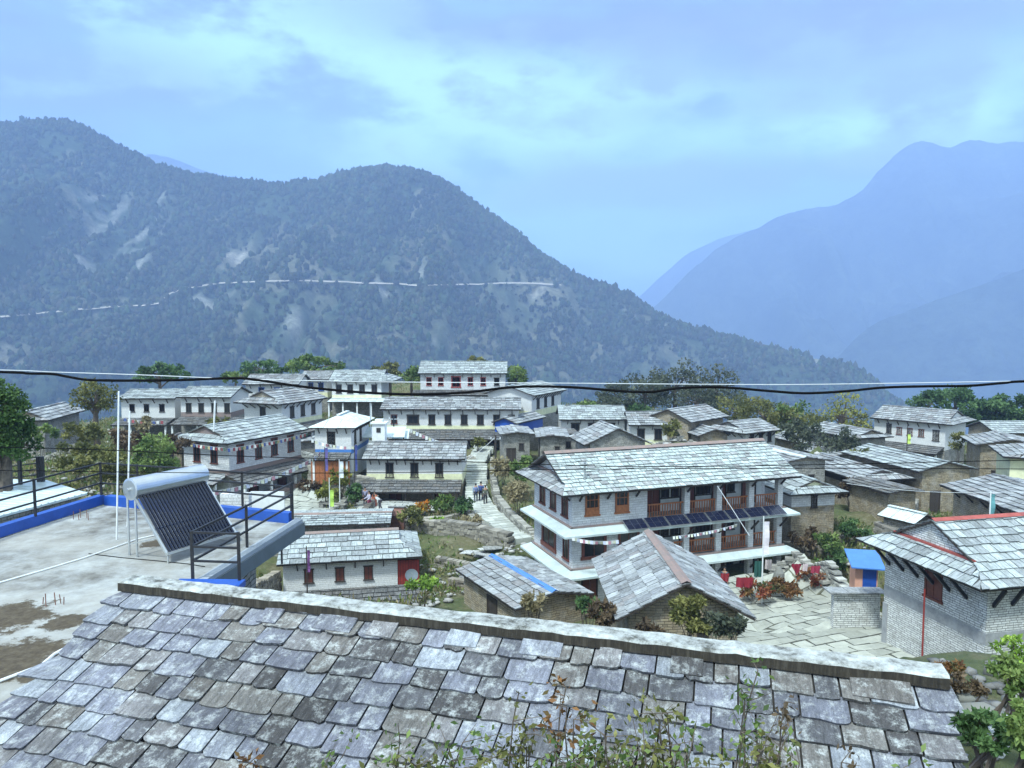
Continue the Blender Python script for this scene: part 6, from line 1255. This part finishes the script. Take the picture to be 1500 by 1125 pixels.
# crates of goods by the yard
for (x, y, D_, c, lb) in ((1140, 850, 46.5, (.22, .22, .2), 'grey sack leaning at the right corner of the lodge'),):
    p = P(x, y, D_); m = MB(); m.tube([(0, 0, 0), (0, 0, .1), (.05, 0, .5), (0, 0, .85)], [.3, .38, .33, .12], 9); tag(m.build('sack', flat(c), loc=p, smooth=True), lb, 'sack')
# bench
p = P(487, 738, 61.5); m = MB(); m.box(-1.3, -.25, .35, 1.3, .25, .45); t = thing('bench', 'dark stone bench at the far side of the paved courtyard', 'bench', (p.x, p.y, -15.0), R(-20)); m.build('seat', M['stone_grey'], t)
for sx in (-1, 1): m = MB(); m.box(sx - .2, -.22, -.1, sx + .2, .22, .35); m.build('leg', M['stone_grey'], t)
# ------------------------------------------------------------ people
def skin(name, pts, edges, rad, mat, parent, sub=1):
    me = bpy.data.meshes.new(name); me.from_pydata(pts, edges, []); me.materials.append(mat); o = bpy.data.objects.new(name, me); COL.objects.link(o); o.parent = parent
    md = o.modifiers.new('skin', 'SKIN'); md.use_smooth_shade = True
    for i, r in enumerate(rad): me.skin_vertices[0].data[i].radius = (r, r) if not isinstance(r, tuple) else r
    me.skin_vertices[0].data[0].use_root = True
    s = o.modifiers.new('sub', 'SUBSURF'); s.levels = sub; s.render_levels = sub; return o
def person(label, p, rz, shirt, trousers, stride=.16, bend=0, arms=((.0, .1), (.0, -.1)), backpack=None, skirt=False, hgt=1.62, hair=True, hat=None):
    t = thing('person', label, 'person', p, rz); k = hgt / 1.7
    cb, sb = math.cos(bend), math.sin(bend); hip = Vector((0, 0, .92)) * k
    def up(x, y, z): y0, z0 = y, z - .92; return hip + Vector((x, y0 * cb + z0 * sb, z0 * cb - y0 * sb)) * k      # torso frame leans to +y
    low = [(0, 0, .92), (.1, 0, .88), (.11, stride * .4 + .02, .5), (.11, stride * .6 - .03, .09), (.12, stride * .6 + .13, .04), (-.1, 0, .88), (-.11, -stride * .3 + .03, .5), (-.11, -stride - .03, .1), (-.12, -stride + .11, .05)]
    low = [Vector(q) * k for q in low]
    def arm(sx, ay, bend_): 
        sh = up(sx * .19, 0, 1.40); el = up(sx * .24, ay * .6, 1.12); wr = up(sx * .23, ay + .12 + bend_, .90 + bend_ * .8); hd = wr + (wr - el).normalized() * .08 * k; fs = [hd + Vector((sx * .0 + (i - 1.5) * .018, .012 * i, 0)) * k + (wr - el).normalized() * (.075 - .008 * abs(i - 1.5)) * k for i in range(4)]; th = wr + Vector((-sx * .035, .05, -.03)) * k
        return [sh, el, wr, hd] + fs + [th]
    A = arm(1, *arms[0]); B = arm(-1, *arms[1]); T_ = [up(0, 0, 1.12), up(0, -.01, 1.38), up(0, 0, 1.50), up(0, .02, 1.60), up(0, .015, 1.70)]
    pts = low + T_ + A + B; E = [(0, 1), (1, 2), (2, 3), (3, 4), (0, 5), (5, 6), (6, 7), (7, 8), (0, 9), (9, 10), (10, 11), (11, 12), (12, 13)]
    rad = [.13, .085, .058, .04, .03, .085, .058, .04, .03, .12, .12, .05, .085, .075]
    for off in (14, 23): E += [(10, off), (off, off + 1), (off + 1, off + 2), (off + 2, off + 3)] + [(off + 3, off + 4 + i) for i in range(4)] + [(off + 2, off + 8)]; rad += [.055, .04, .028, .03] + [.009] * 4 + [.01]
    rad = [r * k for r in rad]; skin('body', pts, E, rad, M['skin'], t)
    s_p = [T_[0] - (T_[1] - T_[0]) * .75, T_[0], T_[1], A[0], A[1], A[1].lerp(A[2], .8), B[0], B[1], B[1].lerp(B[2], .8)]; skin('shirt', s_p, [(0, 1), (1, 2), (2, 3), (3, 4), (4, 5), (2, 6), (6, 7), (7, 8)], [x * k for x in (.155, .15, .14, .075, .058, .045, .075, .058, .045)], flat(shirt), t)
    if skirt:
        m = MB(); m.tube([hip + Vector((0, 0, .06)), hip - Vector((0, 0, .3)) * k, Vector((0, 0, .12)) * k], [.15 * k, .2 * k, .24 * k], 12); m.build('skirt', flat(trousers), t, smooth=True)
    else: skin('trousers', low[:4] + low[5:8], [(0, 1), (1, 2), (2, 3), (0, 4), (4, 5), (5, 6)], [x * k for x in (.15, .105, .078, .06, .105, .078, .06)], flat(trousers), t)
    hd = up(0, .0, 1.66); m = MB()
    for (dx, dy, dz, r) in ((0, -.025, .035, .098),): m.tube([hd + Vector((dx, dy, dz - .07)) * k, hd + Vector((dx, dy, dz - .03)) * k, hd + Vector((dx, dy, dz + .03)) * k, hd + Vector((dx, dy, dz + .075)) * k], [r * .7 * k, r * k, r * .95 * k, r * .4 * k], 10)
    m.build('hair' if not hat else 'hat', M['hair'] if not hat else flat(hat), t, smooth=True)
    fc = up(0, .1, 1.63); m = MB(); m.beam(fc + Vector((0, .0, .01)) * k, fc + Vector((0, .03, -.025)) * k, .025 * k); m.build('nose', M['skin'], t)
    if backpack: m = MB(); c = up(0, -.2, 1.25); m.tube([up(0, -.2, 1.02), up(0, -.22, 1.1), up(0, -.22, 1.35), up(0, -.19, 1.45)], [.09 * k, .15 * k, .14 * k, .07 * k], 10); m.build('backpack', flat(backpack), t, smooth=True)
    return t
def stand(x, y, D): p = P(x, y, D); return p
person('walker in a light blue shirt climbing the stone steps, left of three', P(697, 736, 63), R(8), (.28, .38, .55), (.05, .06, .09), backpack=(.12, .15, .3)); person('walker in a deep blue jacket on the stone steps, middle of three', P(704.5, 735, 63.6), R(-4), (.05, .1, .32), (.03, .035, .05), stride=.2, backpack=(.04, .07, .22), hgt=1.72); person('walker in dark olive clothes on the stone steps, right of three', P(711, 739, 62.4), R(2), (.09, .1, .07), (.03, .03, .03), stride=.12)
person('standing person in a lilac top and maroon skirt near the rusty hut', P(541, 748, 60.5), R(120), (.5, .48, .6), (.22, .04, .07), stride=.03, skirt=True, arms=((.2, .15), (.1, .1))); person('stooping person in white beside the rusty hut', P(557, 748, 59.8), R(100), (.7, .72, .72), (.1, .1, .12), bend=.9, arms=((.1, .1), (.1, .1)), hgt=1.55); person('person in a dark jacket behind the lilac topped one', P(535, 740, 62), R(200), (.3, .3, .42), (.06, .06, .08), stride=.04, hgt=1.5); person('person in a red and orange shawl beside the stooping one', P(549, 746, 61.2), R(170), (.45, .1, .04), (.3, .08, .06), skirt=True, stride=.03, hgt=1.45)
person('person in dark clothes under the lodge on the ground floor', P(1061, 868, 46.6), R(150), (.06, .1, .14), (.03, .03, .04), stride=.04)
# boulders and rubbish on the bank at the lower right
rs = np.random.RandomState(31); pts = []
for k in range(420):
    q = P(rs.uniform(1385, 1560), 0, 1) if False else None; D_ = rs.uniform(5.5, 20); x_ = rs.uniform(1375, 1600); X_ = (x_ - 750) / F * D_; pts.append((X_, D_, g1(X_, D_) + .02))
pts = np.array(pts); g_ = rs.uniform(.05, .22, len(pts))[:, None] * np.array([1, .97, .92]); stuff(rocks('rubble', pts, rs.uniform(.03, .11, len(pts)) * (.5 + pts[:, 1] / 14), g_, rs), 'loose stones on the bank at the lower right', 'rubble')
for k, (x, y, D_, s_, lb) in enumerate(((1405, 1018, 9, .2, 'pale round boulder beside the right end of the near roof ridge'), (1440, 1050, 7.5, .32, 'flat pale rock in the lower right corner'), (1475, 980, 14, .35, 'large grey rock below the right hand house'), (1490, 1030, 9, .25, 'mossy rock at the right edge'), (1222, 938, 38, .35, 'round stone at the foot of the yard wall'), (1250, 950, 37, .4, 'broken stone at the corner of the right hand house'))):
    p = P(x, y, D_); p.z = max(p.z, g1(p.x, p.y)) if D_ < 20 else p.z; o = rocks('boulder', np.array([[0, 0, 0]]), np.array([s_]), np.array([[.20, .20, .18]]), np.random.RandomState(k + 50)); o.location = p; tag(o, lb, 'rock')
p = P(1462, 1078, 5.4); m = MB(); m.tube([(0, 0, -.16), (.02, .02, -.06), (-.02, 0, .04), (.08, 0, .12), (.13, 0, .13)], [.04, .1, .12, .05, .01], 9); tag(m.build('plastic_bag', M['whitepaint'], loc=p), 'crumpled white plastic bag caught in the lower right bushes', 'bag')
for k, (lb, pts, h_, c_) in enumerate((('terraced field wall in the middle of the grassy slope left of the lodge', [(640, 815, 50), (690, 822, 49), (745, 835, 47)], .5, (.28, .26, .22)),
    ('broken wall between the marigold bed and the steps', [(610, 762, 58), (650, 766, 58.5), (690, 762, 60)], .5, (.3, .28, .24)), ('mossy wall above the courtyard flowers', [(470, 700, 68), (520, 703, 68), (560, 706, 68)], .8, (.3, .29, .25)),
    ('stone wall between the white pipes and the flag hung stone house', [(190, 690, 52), (230, 684, 54), (262, 690, 54)], .9, (.3, .28, .24)), ('field wall under the far left slate house', [(30, 668, 62), (70, 672, 60), (120, 668, 60)], .8, (.28, .27, .23)),
    ('stone wall on the bank above the pink gabled house', [(1240, 700, 63), (1280, 694, 66), (1325, 690, 68)], .9, (.33, .32, .28)), ('low wall behind the laundry on the right of the lodge', [(1130, 815, 48.5), (1165, 822, 48), (1205, 846, 45.5)], .7, (.34, .33, .3)),
    ('wall below the joined white houses', [(850, 655, 76), (920, 652, 77), (1000, 650, 77)], .8, (.3, .29, .26)), ('stone wall left of the longest house porch', [(590, 655, 74), (640, 657, 74), (690, 656, 75)], .7, (.33, .31, .27)),
    ('rubble wall in front of the stone gabled house on the right', [(1300, 745, 54), (1345, 752, 53), (1375, 762, 51)], .8, (.34, .32, .27)), ('wall along the top of the slope under the brown stone house', [(1010, 655, 74), (1060, 652, 74), (1110, 648, 75)], .7, (.3, .28, .24)))):
    stone_wall(lb, pts, h_, 100 + k, col=c_)
# ------------------------------------------------------------ sky, sun, air
SUN_EL, SUN_AZ = 58, -150         # azimuth measured from north (the view direction), to the right
w = bpy.data.worlds.new('World'); S.world = w; w.use_nodes = True
n, l = w.node_tree.nodes, w.node_tree.links; bg = n['Background']
sky = n.new('ShaderNodeTexSky'); sky.sky_type = 'NISHITA'; sky.sun_disc = False; sky.sun_elevation = R(SUN_EL); sky.sun_rotation = R(SUN_AZ); sky.altitude = 2000
tc = n.new('ShaderNodeTexCoord')
def msc(scale, loc=(0, 0, 0)):
    m = n.new('ShaderNodeMapping'); m.inputs['Scale'].default_value = scale; m.inputs['Location'].default_value = loc; l.new(tc.outputs['Generated'], m.inputs['Vector']); return m.outputs['Vector']
sep = n.new('ShaderNodeSeparateXYZ'); l.new(tc.outputs['Generated'], sep.inputs[0])
base = ramp(n, l, sep.outputs['Z'], [(0.0, (.10, .19, .36)), (.12, (.12, .24, .40)), (.22, (.12, .20, .40)), (.34, (.115, .155, .37)), (.44, (.12, .165, .37)), (.58, (.42, .50, .50)), (1.0, (.66, .70, .62))])
wob = noise(n, l, msc((3.0, 3.0, 7.0), (3.1, 1.4, .3)), 1.6, 9, .6)
fine = noise(n, l, msc((2.2, 2.2, 6.5), (0.4, 5.2, 1.3)), 2.6, 9, .58)
def blob(px_, py_, rx_, ry_, amp):
    """a soft cloud bank in a fixed direction of the sky, its edge broken up by noise"""
    c_ = P(px_, py_, 1).normalized(); sx, sz = F / rx_, F / ry_
    v_ = msc((sx, 0, sz), (-c_.x * sx, 0, -c_.z * sz)); ln = n.new('ShaderNodeVectorMath'); ln.operation = 'LENGTH'; l.new(v_, ln.inputs[0])
    q = n.new('ShaderNodeMath'); q.operation = 'MULTIPLY_ADD'; l.new(wob, q.inputs[0]); q.inputs[1].default_value = 5.5; l.new(ln.outputs['Value'], q.inputs[2])
    mr = n.new('ShaderNodeMapRange'); mr.interpolation_type = 'SMOOTHSTEP'; mr.inputs['From Min'].default_value = 2.9; mr.inputs['From Max'].default_value = 4.1; mr.inputs['To Min'].default_value = amp; mr.inputs['To Max'].default_value = 0
    l.new(q.outputs[0], mr.inputs['Value']); return mr.outputs[0]
c = mix(n, l, ramp(n, l, fine, [(.42, 0.), (.62, .35)]), base, (.17, .34, .44))
for b_ in ((560, 100, 380, 70, .9), (860, 135, 330, 55, .85), (330, 70, 200, 60, .75), (880, 200, 420, 70, .55), (840, 340, 240, 110, .5), (1290, 195, 120, 32, .9), (1440, 120, 160, 70, .5), (1380, 215, 130, 30, .6), (520, 210, 250, 50, .4)): c = mix(n, l, blob(*b_), c, (.30, .52, .54))
for b_ in ((1150, 70, 330, 60, .75), (760, 40, 260, 45, .6), (980, 268, 300, 36, .6), (110, 110, 260, 70, .5), (1230, 250, 260, 32, .4), (1050, 160, 240, 22, .35)): c = mix(n, l, blob(*b_), c, (.12, .135, .36))
back = n.new('ShaderNodeMapRange'); back.inputs['From Min'].default_value = .1; back.inputs['From Max'].default_value = -.7; back.inputs['To Min'].default_value = 0; back.inputs['To Max'].default_value = .8; l.new(sep.outputs['Y'], back.inputs['Value'])
c = mix(n, l, back.outputs[0], c, (.50, .62, .66))     # unseen overcast on the sun's side, made brighter to lift the facing walls
skm = n.new('ShaderNodeMix'); skm.data_type = 'RGBA'; skm.blend_type = 'MULTIPLY'; skm.inputs[0].default_value = 1; l.new(sky.outputs[0], skm.inputs[6]); skm.inputs[7].default_value = (.08, .08, .08, 1)
c = mix(n, l, .93, skm.outputs[2], c)
l.new(c, bg.inputs['Color']); bg.inputs['Strength'].default_value = 1.0
sl = bpy.data.lights.new('sun', 'SUN'); sl.energy = 1.9; sl.angle = R(7); sl.color = (.90, 1.0, .98)
so = bpy.data.objects.new('sun', sl); COL.objects.link(so)
az = R(SUN_AZ); dv = Vector((math.sin(az) * math.cos(R(SUN_EL)), math.cos(az) * math.cos(R(SUN_EL)), math.sin(R(SUN_EL)))); so.rotation_euler = dv.to_track_quat('Z', 'Y').to_euler()
so.location = dv * 60
hz = MB(); hz.box(-6500, -400, -545, 6500, 6600, 1010)
m = bpy.data.materials.new('valley_haze'); m.use_nodes = True; nn = m.node_tree.nodes; ll = m.node_tree.links
nn.remove(nn['Principled BSDF']); v = nn.new('ShaderNodeVolumePrincipled'); v.inputs['Color'].default_value = (.43, .61, 1.0, 1); v.inputs['Density'].default_value = 0.00030; v.inputs['Anisotropy'].default_value = -0.1
ll.new(v.outputs[0], nn['Material Output'].inputs['Volume'])
o = hz.build('haze', m); stuff(o, 'blue mountain haze filling the valley air', 'haze')
vs_ = S.view_settings; vs_.view_transform = 'Standard'; vs_.look = 'None'; vs_.exposure = 1.52; vs_.gamma = 1
cy = S.cycles; cy.use_denoising = True; cy.max_bounces = 5; cy.diffuse_bounces = 3; cy.glossy_bounces = 2; cy.transmission_bounces = 2; cy.volume_bounces = 2; cy.transparent_max_bounces = 4
try: cy.denoiser = 'OPENIMAGEDENOISE'
except Exception: pass
